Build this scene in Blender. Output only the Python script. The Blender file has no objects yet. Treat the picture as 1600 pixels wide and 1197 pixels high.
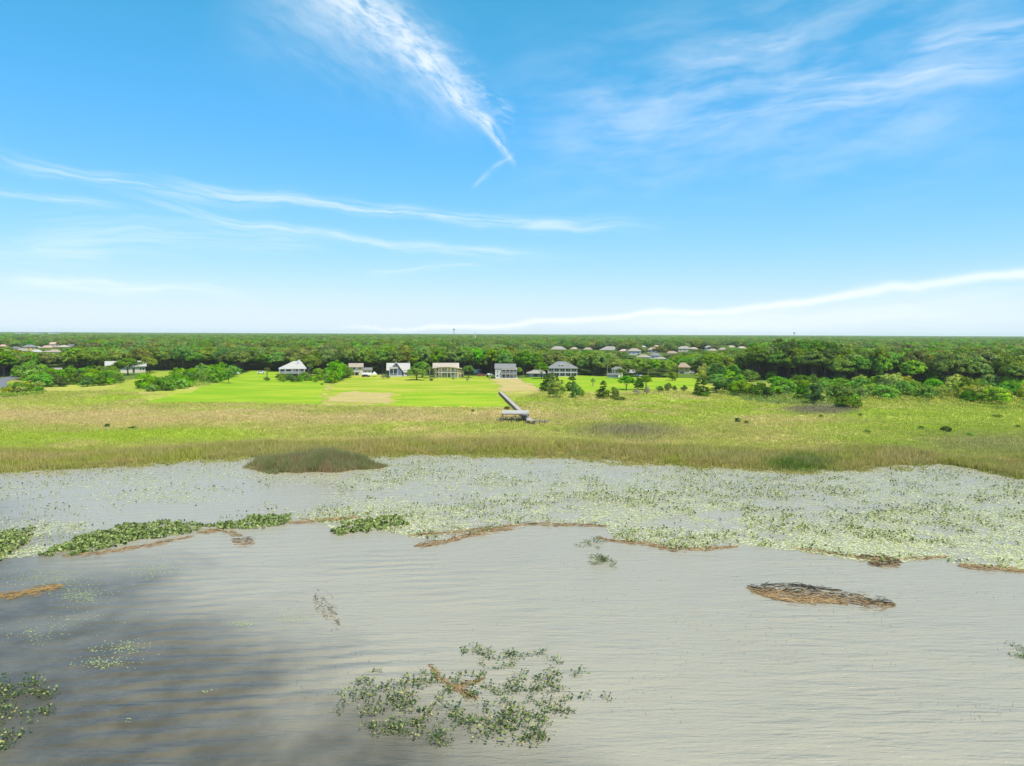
import bpy, math, random
import numpy as np
from mathutils import Vector, Matrix

random.seed(7)
RNG = np.random.default_rng(7)
SC = bpy.context.scene
COL = SC.collection
R = math.radians

# ------------------------------------------------------------------ camera
F = 1109.0                      # focal length in photo pixels (1600 wide)
CX, CY = 800.0, 598.5
CAM = np.array([0.0, 0.0, 26.0])
PITCH = math.atan((CY - 521.0) / F)
ROLL = 0.0044
fw = np.array([0, math.cos(PITCH), -math.sin(PITCH)])
r0 = np.array([1.0, 0, 0]); u0 = np.array([0, math.sin(PITCH), math.cos(PITCH)])
rt = r0 * math.cos(ROLL) + u0 * math.sin(ROLL)
up = -r0 * math.sin(ROLL) + u0 * math.cos(ROLL)

cam = bpy.data.cameras.new('camera'); cam.sensor_width = 36.0; cam.lens = F / 1600 * 36.0
cam.clip_start = 0.5; cam.clip_end = 60000
cam_o = bpy.data.objects.new('camera', cam); COL.objects.link(cam_o)
cam_o.matrix_world = Matrix(((rt[0], up[0], -fw[0], CAM[0]), (rt[1], up[1], -fw[1], CAM[1]),
                             (rt[2], up[2], -fw[2], CAM[2]), (0, 0, 0, 1)))
SC.camera = cam_o

def pdir(px, py):
    return (fw[None] + np.atleast_1d((np.asarray(px, float) - CX) / F)[:, None] * rt[None]
            + np.atleast_1d((CY - np.asarray(py, float)) / F)[:, None] * up[None])

def project(P):
    d = np.asarray(P, float) - CAM
    w = d @ fw
    return CX + F * (d @ rt) / w, CY - F * (d @ up) / w

# ------------------------------------------------------------------ render settings, world, sun
SC.render.engine = 'CYCLES'
SC.cycles.use_denoising = True
SC.cycles.max_bounces = 6; SC.cycles.diffuse_bounces = 3; SC.cycles.transparent_max_bounces = 8
SC.cycles.volume_bounces = 1
SC.view_settings.view_transform = 'Standard'; SC.view_settings.look = 'None'
SC.view_settings.exposure = 0.35; SC.view_settings.gamma = 1.0
SUN_EL, SUN_AZ = R(62), R(144)          # azimuth clockwise from +Y (the viewing direction)

class NT:
    """tiny node-tree helper"""
    def __init__(s, tree): s.t = tree; s.t.nodes.clear()
    def n(s, typ, **kw):
        nd = s.t.nodes.new(typ)
        for k, v in kw.items(): setattr(nd, k, v)
        return nd
    def link(s, a, b): s.t.links.new(a, b)
    def put(s, sock, v):
        if hasattr(v, 'is_output'): s.link(v, sock)
        else: sock.default_value = v
    def m(s, op, *a, clamp=False):
        nd = s.n('ShaderNodeMath', operation=op); nd.use_clamp = clamp
        for i, v in enumerate(a): s.put(nd.inputs[i], v)
        return nd.outputs[0]
    def vm(s, op, *a):
        nd = s.n('ShaderNodeVectorMath', operation=op)
        for i, v in enumerate(a): s.put(nd.inputs[i], v)
        return nd.outputs[0]
    def mix(s, f, a, b, typ='MIX'):
        nd = s.n('ShaderNodeMix', data_type='RGBA', blend_type=typ)
        s.put(nd.inputs[0], f); s.put(nd.inputs[6], a); s.put(nd.inputs[7], b)
        return nd.outputs[2]
    def noise(s, vec, scale, detail=3, rough=.55, dist=0.0):
        nd = s.n('ShaderNodeTexNoise'); s.link(vec, nd.inputs['Vector'])
        nd.inputs['Scale'].default_value = scale; nd.inputs['Detail'].default_value = detail
        nd.inputs['Roughness'].default_value = rough; nd.inputs['Distortion'].default_value = dist
        return nd.outputs['Fac']
    def mapr(s, v, a, b, c=0.0, d=1.0, smooth=True):
        nd = s.n('ShaderNodeMapRange'); nd.interpolation_type = 'SMOOTHSTEP' if smooth else 'LINEAR'
        s.put(nd.inputs[0], v)
        for i, x in zip((1, 2, 3, 4), (a, b, c, d)): s.put(nd.inputs[i], x)
        return nd.outputs[0]
    def xyz(s, x, y, z=0.0):
        nd = s.n('ShaderNodeCombineXYZ')
        for i, v in enumerate((x, y, z)): s.put(nd.inputs[i], v)
        return nd.outputs[0]

world = bpy.data.worlds.new('World'); SC.world = world; world.use_nodes = True
W = NT(world.node_tree)
world.cycles.sampling_method = 'MANUAL'; world.cycles.sample_map_resolution = 256
sky = W.n('ShaderNodeTexSky', sky_type='NISHITA'); sky.sun_disc = False
sky.sun_elevation = SUN_EL; sky.sun_rotation = SUN_AZ
sky.altitude = 0; sky.air_density = 1.0; sky.dust_density = 0.25; sky.ozone_density = 3.0
geo = W.n('ShaderNodeTexCoord').outputs['Generated']
sep = W.n('ShaderNodeSeparateXYZ'); W.link(geo, sep.inputs[0])
X, Y, Z = sep.outputs
az = W.m('ARCTAN2', X, Y); el = W.m('ARCSINE', Z)
def ae(px, py):
    d = pdir(px, py)[0]; d = d / np.linalg.norm(d)
    return math.atan2(d[0], d[1]), math.asin(d[2])
P2 = W.xyz(az, el)
warp = W.n('ShaderNodeTexNoise'); W.link(P2, warp.inputs['Vector']); warp.inputs['Scale'].default_value = 9; warp.inputs['Detail'].default_value = 3
wv = W.vm('SCALE', W.vm('SUBTRACT', warp.outputs['Color'], (.5, .5, .5))); wv.node.inputs['Scale'].default_value = .03
PW = W.vm('ADD', P2, wv)
cover = 0.0
def streak(p0, p1, w0, w1, amp, bow=0.0, freq=(9, 150), lo=.34, hi=.72, e0=.12, e1=.25, fibre=0.0):
    """a cirrus band: p0 -> p1 given as pixels, turned into fixed directions of the sky"""
    global cover
    a = np.array(ae(*p0)); b = np.array(ae(*p1)); L = np.linalg.norm(b - a); t = (b - a) / L; q = np.array([-t[1], t[0]])
    rel = W.vm('SUBTRACT', PW, (a[0], a[1], 0))
    s_ = W.m('DIVIDE', W.vm('DOT_PRODUCT', rel, (t[0], t[1], 0)).node.outputs['Value'], L)
    d_ = W.vm('DOT_PRODUCT', rel, (q[0], q[1], 0)).node.outputs['Value']
    if bow:
        d_ = W.m('SUBTRACT', d_, W.m('MULTIPLY', W.m('MULTIPLY', s_, W.m('SUBTRACT', 1.0, s_)), 4 * bow * L))
    wdt = W.mapr(s_, 0, 1, w0 / F, w1 / F, smooth=False)
    g = W.m('DIVIDE', d_, wdt)
    g = W.m('POWER', 2.718, W.m('MULTIPLY', W.m('MULTIPLY', g, g), -1.0))
    ends = W.m('MULTIPLY', W.mapr(s_, -e0, e0, 0, 1), W.mapr(s_, 1 - e1, 1 + e1 * .3, 1, 0))
    sk = W.m('ADD', W.m('MULTIPLY', s_, 1.0), W.m('MULTIPLY', d_, fibre))
    nz = W.noise(W.xyz(W.m('MULTIPLY', sk, L * freq[0]), W.m('MULTIPLY', d_, freq[1]), p0[0] * .013 + p0[1] * .007), 1.0, 3.2, .62, .35 if fibre else 0.0)
    nz = W.mapr(nz, lo, hi, 0, 1)
    m_ = W.m('MULTIPLY', W.m('MULTIPLY', g, ends), W.m('MULTIPLY', nz, amp))
    m_ = W.m('MULTIPLY', m_, .8)
    cover = m_ if isinstance(cover, float) else W.m('SUBTRACT', 1.0, W.m('MULTIPLY', W.m('SUBTRACT', 1.0, cover), W.m('SUBTRACT', 1.0, m_)))
# the large fibrous cirrus
streak((500, -40), (802, 258), 40, 5, .85, bow=.075, freq=(34, 85), lo=.27, hi=.68, e0=.1, e1=.1, fibre=-2.2)
streak((560, 10), (815, 215), 30, 14, .35, bow=.08, freq=(60, 60), lo=.42, hi=.75, e0=.2, e1=.2, fibre=-4.0)
streak((800, 246), (735, 292), 4, 3, .4, freq=(20, 80))
streak((440, -40), (760, 200), 95, 34, .42, bow=.06, freq=(14, 40), lo=.22, hi=.85)
streak((380, -60), (660, 130), 90, 50, .2, bow=.02, freq=(5, 7), lo=.2, hi=.9)
# long thin bands on the left
streak((-20, 236), (480, 312), 7, 11, .55, bow=-.03, lo=.24, hi=.74)
streak((300, 288), (1010, 352), 5, 12, .66, bow=-.012, lo=.24, hi=.74)
streak((-20, 292), (200, 324), 5, 5, .50, lo=.24, hi=.74)
streak((230, 312), (880, 402), 6, 8, .50, bow=-.02, lo=.24, hi=.74)
streak((60, 372), (520, 388), 28, 12, .36, bow=.04, lo=.2, hi=.8)
streak((-40, 390), (180, 392), 18, 14, .30)
streak((30, 438), (400, 464), 9, 6, .6, bow=.015, lo=.24, hi=.74)
streak((580, 424), (760, 418), 7, 7, .30)
# veil and streaks on the right
streak((850, 190), (1640, 40), 95, 130, .44, freq=(9, 34), lo=.28, hi=.85, e0=.25)
streak((960, 205), (1660, 84), 9, 12, .34, freq=(8, 90), lo=.3, hi=.75)
streak((1180, 140), (1640, 92), 8, 13, .4, freq=(8, 90), lo=.3, hi=.72)
streak((1060, 84), (1260, 62), 20, 16, .35, freq=(10, 60))
streak((1440, 75), (1680, 40), 14, 20, .42, freq=(8, 70))
# band climbing from the horizon on the right
streak((560, 516), (1700, 412), 3.5, 6.5, .85, bow=-.012, freq=(3, 30), lo=-.2, hi=.6, e0=.06, e1=.02)
streak((1000, 512), (1720, 445), 14, 34, .5, bow=-.01, freq=(4, 30), lo=.1, hi=.8)
streak((900, 505), (1700, 492), 14, 24, .4, freq=(4, 30), lo=.1, hi=.8)
# the same thin cirrus goes on over the rest of the sky, out of view
zc = W.m('MAXIMUM', Z, .06)
pl = W.xyz(W.m('DIVIDE', X, zc), W.m('MULTIPLY', W.m('DIVIDE', Y, zc), 2.6))
gen = W.mapr(W.noise(pl, .55, 4, .6, .8), .36, .8, 0, .62)
sr = W.n('ShaderNodeSeparateColor'); W.link(sky.outputs[0], sr.inputs[0]); cr_ = W.n('ShaderNodeCombineColor')
W.link(W.m('MULTIPLY', W.m('POWER', sr.outputs[0], 1.35), .49), cr_.inputs[0])
W.link(W.m('MULTIPLY', W.m('POWER', sr.outputs[1], .6), 2.25), cr_.inputs[1])
W.link(W.m('MULTIPLY', sr.outputs[2], 1.72), cr_.inputs[2]); grade = W.mix(W.m('MULTIPLY', W.m('POWER', 2.718, W.m('MULTIPLY', W.m('MAXIMUM', el, 0.0), -16.0)), .7), cr_.outputs[0], (6.2, 7.9, 8.4, 1))
outside = W.mapr(el, .42, .62, 0, 1)
base_sky = W.mix(W.m('MULTIPLY', gen, outside), grade, (9.0, 9.4, 9.8, 1))
STR = 0.095
bg0 = W.n('ShaderNodeBackground'); bg0.inputs['Strength'].default_value = STR; W.link(base_sky, bg0.inputs['Color'])
bg1 = W.n('ShaderNodeBackground'); bg1.inputs['Strength'].default_value = STR
W.link(W.mix(cover, base_sky, (9.0, 9.4, 9.8, 1)), bg1.inputs['Color'])
# the named cirrus bands lie in this part of the sky only; elsewhere the costly nodes are skipped
near = W.m('MULTIPLY', W.m('LESS_THAN', W.m('ABSOLUTE', az), .95), W.m('MULTIPLY', W.m('LESS_THAN', el, .66), W.m('GREATER_THAN', el, -.02)))
mx = W.n('ShaderNodeMixShader'); W.link(near, mx.inputs[0]); W.link(bg0.outputs[0], mx.inputs[1]); W.link(bg1.outputs[0], mx.inputs[2])
bg = mx
wo = W.n('ShaderNodeOutputWorld'); W.link(bg.outputs[0], wo.inputs['Surface'])

sl = bpy.data.lights.new('sun', 'SUN'); sl.energy = 4.2; sl.angle = R(1.5); sl.color = (1.0, .935, .80)
so = bpy.data.objects.new('sun', sl); COL.objects.link(so)
sd = Vector((math.sin(SUN_AZ) * math.cos(SUN_EL), math.cos(SUN_AZ) * math.cos(SUN_EL), math.sin(SUN_EL)))
so.rotation_euler = sd.to_track_quat('Z', 'Y').to_euler(); so.location = (60, -60, 120)

# ------------------------------------------------------------------ helpers
def vnoise(x, y, seed=0):
    x = np.asarray(x, float); y = np.asarray(y, float)
    xi = np.floor(x).astype(np.int64); yi = np.floor(y).astype(np.int64)
    fx = x - xi; fy = y - yi; fx = fx * fx * (3 - 2 * fx); fy = fy * fy * (3 - 2 * fy)
    def h(a, b):
        n = (a * 374761393 + b * 668265263 + seed * 1442695041) & 0xffffffff
        n = ((n ^ (n >> 13)) * 1274126177) & 0xffffffff
        return ((n ^ (n >> 16)) & 0xffff) / 65535.0
    return (h(xi, yi) * (1 - fx) + h(xi + 1, yi) * fx) * (1 - fy) + (h(xi, yi + 1) * (1 - fx) + h(xi + 1, yi + 1) * fx) * fy

def fbm(x, y, seed=0, o=4):
    v = 0.0; a = .5; t = 0.0
    for i in range(o):
        v = v + a * vnoise(np.asarray(x) * 2 ** i + 17.3 * i, np.asarray(y) * 2 ** i - 9.1 * i, seed + i); t += a; a *= .5
    return v / t

def sstep(a, b, x): t = np.clip((x - a) / (b - a), 0, 1); return t * t * (3 - 2 * t)

def plane_hit(px, py, z):
    d = pdir(px, py); z = np.broadcast_to(np.asarray(z, float), d[:, 2].shape)
    s = (z - CAM[2]) / d[:, 2]
    return CAM[None] + d * s[:, None]

SHORE_PX = [(0, 738), (100, 735), (200, 728), (300, 722), (380, 716), (480, 716), (600, 712), (700, 710), (800, 712), (900, 716),
            (1000, 722), (1080, 728), (1200, 733), (1300, 736), (1400, 728), (1480, 727), (1540, 738), (1600, 750)]
_sh = plane_hit([p[0] for p in SHORE_PX], [p[1] for p in SHORE_PX], 0.0)
def shore(x):
    return np.interp(x, _sh[:, 0], _sh[:, 1]) + 2.2 * (fbm(np.asarray(x) * .09, 0 * np.asarray(x) + 3.3, 5) - .5)

def terrain(x, y):
    x = np.asarray(x, float); y = np.asarray(y, float)
    s = y - shore(x)
    bank = np.clip(-.25 + .12 * s, -.7, .05)
    rise = 1.1 * sstep(170, 430, y)
    return np.where(s > 2.5, .05, bank) + rise + .05 * (fbm(x * .05, y * .05, 9) - .5) * (s > 2)

def ground_pt(px, py):
    z = 0.3
    for _ in range(4):
        p = plane_hit(px, py, z); z = terrain(p[:, 0], p[:, 1])
    p[:, 2] = z
    return p
def G(px, py): return ground_pt([px], [py])[0]

def prop(o, label=None, cat=None, group=None, kind=None):
    if label: o['label'] = label
    if cat: o['category'] = cat
    if group: o['group'] = group
    if kind: o['kind'] = kind
    return o

def link_obj(name, data, parent=None):
    o = bpy.data.objects.new(name, data); COL.objects.link(o)
    if parent is not None: o.parent = parent
    return o

def empty(name, loc, rz=0.0):
    o = link_obj(name, None); o.location = loc; o.rotation_euler = (0, 0, rz); o.empty_display_size = .5
    return o

def fast_mesh(name, verts, faces, mats=(), col=None, smooth=False, attr='tint'):
    """verts (n,3), faces (m,k) numpy arrays of one face size"""
    me = bpy.data.meshes.new(name)
    verts = np.ascontiguousarray(verts, np.float32); faces = np.ascontiguousarray(faces, np.int32)
    m, k = faces.shape
    me.vertices.add(len(verts)); me.vertices.foreach_set('co', verts.ravel())
    me.loops.add(m * k); me.loops.foreach_set('vertex_index', faces.ravel())
    me.polygons.add(m); me.polygons.foreach_set('loop_start', np.arange(0, m * k, k, dtype=np.int32))
    if smooth: me.polygons.foreach_set('use_smooth', np.ones(m, bool))
    else: me.polygons.foreach_set('use_smooth', np.zeros(m, bool))
    me.update(calc_edges=True)
    if col is not None:
        at = me.color_attributes.new(attr, 'FLOAT_COLOR', 'POINT')
        c = np.ones((len(verts), 4), np.float32); c[:, :3] = col
        at.data.foreach_set('color', c.ravel())
    for mt in mats: me.materials.append(mt)
    return me

class MB:
    def __init__(s): s.v = []; s.f = []
    def add(s, vs, fs):
        b = len(s.v); s.v += [tuple(v) for v in vs]; s.f += [tuple(i + b for i in f) for f in fs]; return s
    def box(s, x0, x1, y0, y1, z0, z1):
        return s.add([(x0, y0, z0), (x1, y0, z0), (x1, y1, z0), (x0, y1, z0), (x0, y0, z1), (x1, y0, z1), (x1, y1, z1), (x0, y1, z1)],
                     [(0, 3, 2, 1), (4, 5, 6, 7), (0, 1, 5, 4), (1, 2, 6, 5), (2, 3, 7, 6), (3, 0, 4, 7)])
    def extrude(s, prof, axis, a0, a1):
        """closed profile of (u, z) swept along x ('x': u is y) or y ('y': u is x)"""
        n = len(prof)
        mk = (lambda u, z, a: (a, u, z)) if axis == 'x' else (lambda u, z, a: (u, a, z))
        vs = [mk(u, z, a0) for u, z in prof] + [mk(u, z, a1) for u, z in prof]
        fs = [tuple(range(n)), tuple(range(2 * n - 1, n - 1, -1))] + [(i, i + n, (i + 1) % n + n, (i + 1) % n) for i in range(n)]
        return s.add(vs, fs)
    def gable(s, axis, a0, a1, u0, u1, ze, zr, th=.18, um=None):
        um = (u0 + u1) / 2 if um is None else um
        return s.extrude([(u0, ze), (um, zr), (u1, ze), (u1, ze - th), (um, zr - th * 1.2), (u0, ze - th)], axis, a0, a1)
    def hip(s, x0, x1, y0, y1, ze, zr, r0, r1, ym=None, th=.2):
        ym = (y0 + y1) / 2 if ym is None else ym
        vs = [(x0, y0, ze), (x1, y0, ze), (x1, y1, ze), (x0, y1, ze), (r0, ym, zr), (r1, ym, zr),
              (x0, y0, ze - th), (x1, y0, ze - th), (x1, y1, ze - th), (x0, y1, ze - th)]
        return s.add(vs, [(0, 1, 5, 4), (1, 2, 5), (2, 3, 4, 5), (3, 0, 4), (6, 9, 8, 7), (0, 6, 7, 1), (1, 7, 8, 2), (2, 8, 9, 3), (3, 9, 6, 0)])
    def tube(s, pts, rads, n=6, cap=True):
        b = len(s.v)
        for i, (p, r) in enumerate(zip(pts, rads)):
            p = Vector(p); q = Vector(pts[min(i + 1, len(pts) - 1)]); o = Vector(pts[max(i - 1, 0)])
            d = (q - o).normalized(); a = d.orthogonal().normalized(); c = d.cross(a)
            for k in range(n):
                t = 2 * math.pi * k / n; s.v.append(tuple(p + a * (r * math.cos(t)) + c * (r * math.sin(t))))
        for i in range(len(pts) - 1):
            for k in range(n):
                s.f.append((b + i * n + k, b + i * n + (k + 1) % n, b + (i + 1) * n + (k + 1) % n, b + (i + 1) * n + k))
        if cap:
            s.f.append(tuple(b + k for k in range(n - 1, -1, -1))); e = b + (len(pts) - 1) * n; s.f.append(tuple(e + k for k in range(n)))
        return s
    def mesh(s, name, mat):
        me = bpy.data.meshes.new(name); me.from_pydata(s.v, [], s.f); me.update()
        if mat: me.materials.append(mat)
        return me
    def obj(s, name, mat, parent=None): return link_obj(name, s.mesh(name, mat), parent)

# ------------------------------------------------------------------ materials
def new_mat(name):
    m = bpy.data.materials.new(name); m.use_nodes = True; t = NT(m.node_tree)
    out = t.n('ShaderNodeOutputMaterial'); return m, t, out

def solid(name, col, rough=.75, var=.12, scale=1.2, spec=.3, bump=0.0, metal=0.0):
    m, t, out = new_mat(name)
    co = t.n('ShaderNodeTexCoord').outputs['Object']
    n1 = t.noise(co, scale, 4, .6); n2 = t.noise(co, scale * .17, 2)
    v = t.m('ADD', t.mapr(n1, .3, .7, 1 - var, 1 + var, False), t.mapr(n2, .3, .7, -var * .6, var * .6, False))
    c = t.vm('SCALE', (*col, )[:3]); t.put(c.node.inputs['Scale'], v)
    p = t.n('ShaderNodeBsdfPrincipled'); t.link(c, p.inputs['Base Color'])
    p.inputs['Roughness'].default_value = rough; p.inputs['Specular IOR Level'].default_value = spec; p.inputs['Metallic'].default_value = metal
    if bump:
        b = t.n('ShaderNodeBump'); b.inputs['Strength'].default_value = bump; b.inputs['Distance'].default_value = .03
        t.link(n1, b.inputs['Height']); t.link(b.outputs[0], p.inputs['Normal'])
    t.link(p.outputs[0], out.inputs[0]); return m

def lined(name, col, axis=2, pitch=.3, depth=.25, rough=.6, var=.1):
    """siding, shingle courses or metal ribs: fine lines as relief"""
    m, t, out = new_mat(name)
    co = t.n('ShaderNodeTexCoord').outputs['Object']
    sp = t.n('ShaderNodeSeparateXYZ'); t.link(co, sp.inputs[0])
    saw = t.m('FRACT', t.m('DIVIDE', sp.outputs[axis], pitch))
    n1 = t.noise(co, .7, 4, .6); n3 = t.noise(co, 6.0, 3)
    v = t.m('ADD', t.mapr(n1, .3, .7, 1 - var, 1 + var, False), t.mapr(n3, .3, .7, -var * .5, var * .5, False))
    c = t.vm('SCALE', col); t.put(c.node.inputs['Scale'], v)
    p = t.n('ShaderNodeBsdfPrincipled'); t.link(c, p.inputs['Base Color']); p.inputs['Roughness'].default_value = rough
    p.inputs['Specular IOR Level'].default_value = .3
    b = t.n('ShaderNodeBump'); b.inputs['Strength'].default_value = depth; b.inputs['Distance'].default_value = .04
    t.link(saw, b.inputs['Height']); t.link(b.outputs[0], p.inputs['Normal'])
    t.link(p.outputs[0], out.inputs[0]); return m

def leafy(name, col, var=.35, hue=.035, trans=.25, tint=True, nscale=.35):
    """leaves: own colour, varied leaf by leaf (tint), tree by tree (object random) and in patches"""
    m, t, out = new_mat(name)
    oi = t.n('ShaderNodeObjectInfo').outputs['Random']
    co = t.n('ShaderNodeTexCoord').outputs['Object']
    hs = t.n('ShaderNodeHueSaturation')
    t.link(t.mapr(oi, 0, 1, .5 - hue, .5 + hue, False), hs.inputs['Hue'])
    t.link(t.mapr(t.m('FRACT', t.m('MULTIPLY', oi, 7.31)), 0, 1, .9, 1.14, False), hs.inputs['Saturation'])
    val = t.mapr(t.m('FRACT', t.m('MULTIPLY', oi, 13.7)), 0, 1, 1 - var, 1 + var, False)
    val = t.m('MULTIPLY', val, t.mapr(t.noise(co, nscale, 3), .3, .7, .72, 1.28, False))
    t.link(val, hs.inputs['Value'])
    if tint:
        a = t.n('ShaderNodeAttribute'); a.attribute_name = 'tint'
        t.link(t.mix(1.0, (*col, 1), a.outputs['Color'], 'MULTIPLY'), hs.inputs['Color'])
    else: hs.inputs['Color'].default_value = (*col, 1)
    d = t.n('ShaderNodeBsdfDiffuse'); t.link(hs.outputs[0], d.inputs['Color'])
    tr = t.n('ShaderNodeBsdfTranslucent'); t.link(t.mix(1.0, hs.outputs[0], (1.2, 1.25, .6, 1), 'MULTIPLY'), tr.inputs['Color'])
    mx = t.n('ShaderNodeMixShader'); mx.inputs[0].default_value = trans
    t.link(d.outputs[0], mx.inputs[1]); t.link(tr.outputs[0], mx.inputs[2]); t.link(mx.outputs[0], out.inputs[0]); return m

def tinted(name, rough=.8, trans=.2, gloss=0.0):
    """blades, pads and reeds: colour comes from the blade's own attribute"""
    m, t, out = new_mat(name)
    a = t.n('ShaderNodeAttribute'); a.attribute_name = 'tint'
    if gloss:
        p = t.n('ShaderNodeBsdfPrincipled'); t.link(a.outputs['Color'], p.inputs['Base Color'])
        p.inputs['Roughness'].default_value = rough; p.inputs['Specular IOR Level'].default_value = gloss; first = p.outputs[0]
    else:
        d = t.n('ShaderNodeBsdfDiffuse'); t.link(a.outputs['Color'], d.inputs['Color']); first = d.outputs[0]
    tr = t.n('ShaderNodeBsdfTranslucent'); t.link(a.outputs['Color'], tr.inputs['Color'])
    mx = t.n('ShaderNodeMixShader'); mx.inputs[0].default_value = trans
    t.link(first, mx.inputs[1]); t.link(tr.outputs[0], mx.inputs[2]); t.link(mx.outputs[0], out.inputs[0]); return m

M = {}
M['bark'] = solid('bark', (.11, .085, .06), .9, .25, 3, .1, .4)
M['pale_bark'] = solid('pale_bark', (.27, .24, .2), .9, .2, 3, .1, .4)
M['glass'] = solid('window_glass', (.03, .035, .04), .12, .1, .5, .6)
M['white_trim'] = solid('white_trim', (.62, .61, .57), .55, .06, 1)
M['dark_wood'] = solid('dark_wood', (.09, .07, .055), .85, .2, 4, .2, .3)
M['grey_wood'] = solid('weathered_wood', (.42, .365, .29), .85, .16, 5, .15, .3)
M['grey_wood_dark'] = solid('weathered_timber', (.2, .175, .15), .9, .2, 5, .15, .3)
M['roof_boards'] = solid('roof_boards', (.40, .365, .31), .8, .12, 2, .2, .2)
M['concrete'] = solid('concrete', (.55, .5, .4), .9, .12, 1.5)
M['rubber'] = solid('rubber', (.02, .02, .02), .8, .1)
M['asphalt'] = solid('asphalt', (.16, .16, .17), .9, .15, .8)
M['oak'] = leafy('oak_leaves', (.145, .235, .036), .32)
M['oak_olive'] = leafy('oak_olive_leaves', (.19, .245, .05), .32)
M['green'] = leafy('green_leaves', (.165, .30, .034), .32)
M['bright'] = leafy('bright_leaves', (.19, .385, .022), .18, .015)
M['yellow'] = leafy('yellow_green_leaves', (.30, .37, .055), .22)
M['dark_green'] = leafy('dark_leaves', (.10, .18, .03), .3)
M['grey_leaf'] = leafy('grey_twigs', (.3, .28, .19), .15, .01)
M['palm_leaf'] = leafy('palm_leaves', (.16, .21, .055), .2)

# ------------------------------------------------------------------ ground, lake, lawns
def in_poly(px, py, poly):
    poly = np.asarray(poly, float); c = np.zeros(np.shape(px), bool); n = len(poly); j = n - 1
    for i in range(n):
        xi, yi = poly[i]; xj, yj = poly[j]
        c ^= ((yi > py) != (yj > py)) & (px < (xj - xi) * (py - yi) / (yj - yi + 1e-9) + xi); j = i
    return c
def ell(px, py, cx, cy, rx, ry, soft=.4):
    d = np.sqrt(((px - cx) / rx) ** 2 + ((py - cy) / ry) ** 2)
    return 1 - sstep(1 - soft, 1 + soft * .6, d)
def lerp(a, b, t): return a * (1 - t[:, None]) + np.asarray(b)[None] * t[:, None]

C_GREEN = (.43, .42, .085); C_LIME = (.40, .46, .05); C_TAN = (.60, .45, .20); C_OLIVE = (.41, .35, .08); C_GREYB = (.33, .26, .15)
def marsh_colour(x, y):
    """colour of the marsh vegetation at a place on the ground"""
    P = np.stack([x, y, terrain(x, y)], 1); px, py = project(P)
    n1 = fbm(x * .035, y * .05, 21); n2 = fbm(x * .12, y * .16, 33); n3 = fbm(x * .6, y * .6, 41, 3)
    s = y - shore(x)
    c = np.tile(np.array(C_GREEN), (len(x), 1))
    c = lerp(c, C_LIME, sstep(.45, .7, n1))
    L = 1 - sstep(380, 760, px)
    wob = (n1 - .5) * 26 + (n2 - .5) * 18
    tan_band = np.exp(-(((py + wob) - 651) / 14) ** 2) * (1 - sstep(820, 960, px))
    tan2 = np.exp(-(((py + wob) - 690) / 15) ** 2) * (.25 + .6 * np.exp(-((px - 650) / 260) ** 2))
    tan3 = np.exp(-(((py + wob * .6) - 657) / 9) ** 2) * np.exp(-((px - 1250) / 170) ** 2) * .8
    tan4 = ell(px, py + wob * .4, 1120, 676, 260, 9, .8) * .35
    c = lerp(c, C_TAN, np.clip((tan_band + tan2 + tan3 + tan4) * sstep(.2, .5, n2 + .12), 0, 1))
    c = lerp(c, C_TAN, .6 * sstep(.5, .68, .5 * n2 + .5 * fbm(x * .07, y * .1, 88)) * (1 - sstep(1300, 1500, px) * .5))
    c = lerp(c, C_LIME, np.clip(ell(px, py + wob * .5, 180, 682, 330, 12, .7) * .85, 0, 1))
    c = lerp(c, C_LIME, np.clip(ell(px, py + wob * .5, 1480, 655, 200, 26, .7) * .6, 0, 1))
    reed = 1 - sstep(13, 30, s + (n2 - .5) * 14)
    c = lerp(c, C_OLIVE, reed * .75)
    c = lerp(c, (.50, .36, .13), reed * sstep(.38, .62, n2) * .75)
    c = lerp(c, C_GREYB, ell(px, py + wob * .35, 978, 675, 78, 13, .95) * .85)
    c = lerp(c, (.27, .21, .14), ell(px, py + wob * .15, 1285, 640, 62, 8, .5) * .9)
    c = lerp(c, (.33, .30, .13), ell(px, py + wob * .3, 1545, 695, 120, 17, .9) * .5)
    c = lerp(c, (.13, .2, .03), ell(px, py, 1250, 729, 55, 13, .6) * .9)
    return c * (.82 + .36 * n3)[:, None]

def axis_lines(fine0, fine1, step, lo, hi, g):
    a = list(np.arange(fine0, fine1 + step, step)); d = step
    while a[-1] < hi: d *= g; a.append(min(a[-1] + d, hi))
    d = step
    while a[0] > lo: d *= g; a.insert(0, max(a[0] - d, lo))
    return np.array(a)
gx = axis_lines(-330, 330, 3.0, -11500, 11500, 1.18); gy = axis_lines(110, 470, 2.5, -600, 11500, 1.14)
GX, GY = np.meshgrid(gx, gy); GX = GX.ravel(); GY = GY.ravel()
gz = terrain(GX, GY)
gc = marsh_colour(GX, np.clip(GY, 100, 420)) * .8
PXg, PYg = project(np.stack([GX, np.maximum(GY, 60), gz], 1))
wood = sstep(330, 400, GY)
gc = lerp(gc, (.10, .15, .03), wood); gc = np.where((GY - shore(GX) < 0)[:, None], np.array([[.12, .105, .075]]), gc)
nx, ny = len(gx), len(gy); ii = (np.arange(ny - 1)[:, None] * nx + np.arange(nx - 1)[None]).ravel()
m, t, out = new_mat('ground')
a = t.n('ShaderNodeAttribute'); a.attribute_name = 'tint'; co = t.n('ShaderNodeTexCoord').outputs['Object']
nn = t.m('ADD', t.mapr(t.noise(co, .9, 4), .3, .7, .75, 1.2, False), t.mapr(t.noise(co, .02, 4), .35, .65, -.2, .2, False))
c_ = t.vm('SCALE', a.outputs['Color']); t.put(c_.node.inputs['Scale'], nn)
d = t.n('ShaderNodeBsdfDiffuse'); t.link(c_, d.inputs['Color']); t.link(d.outputs[0], out.inputs[0])
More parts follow.
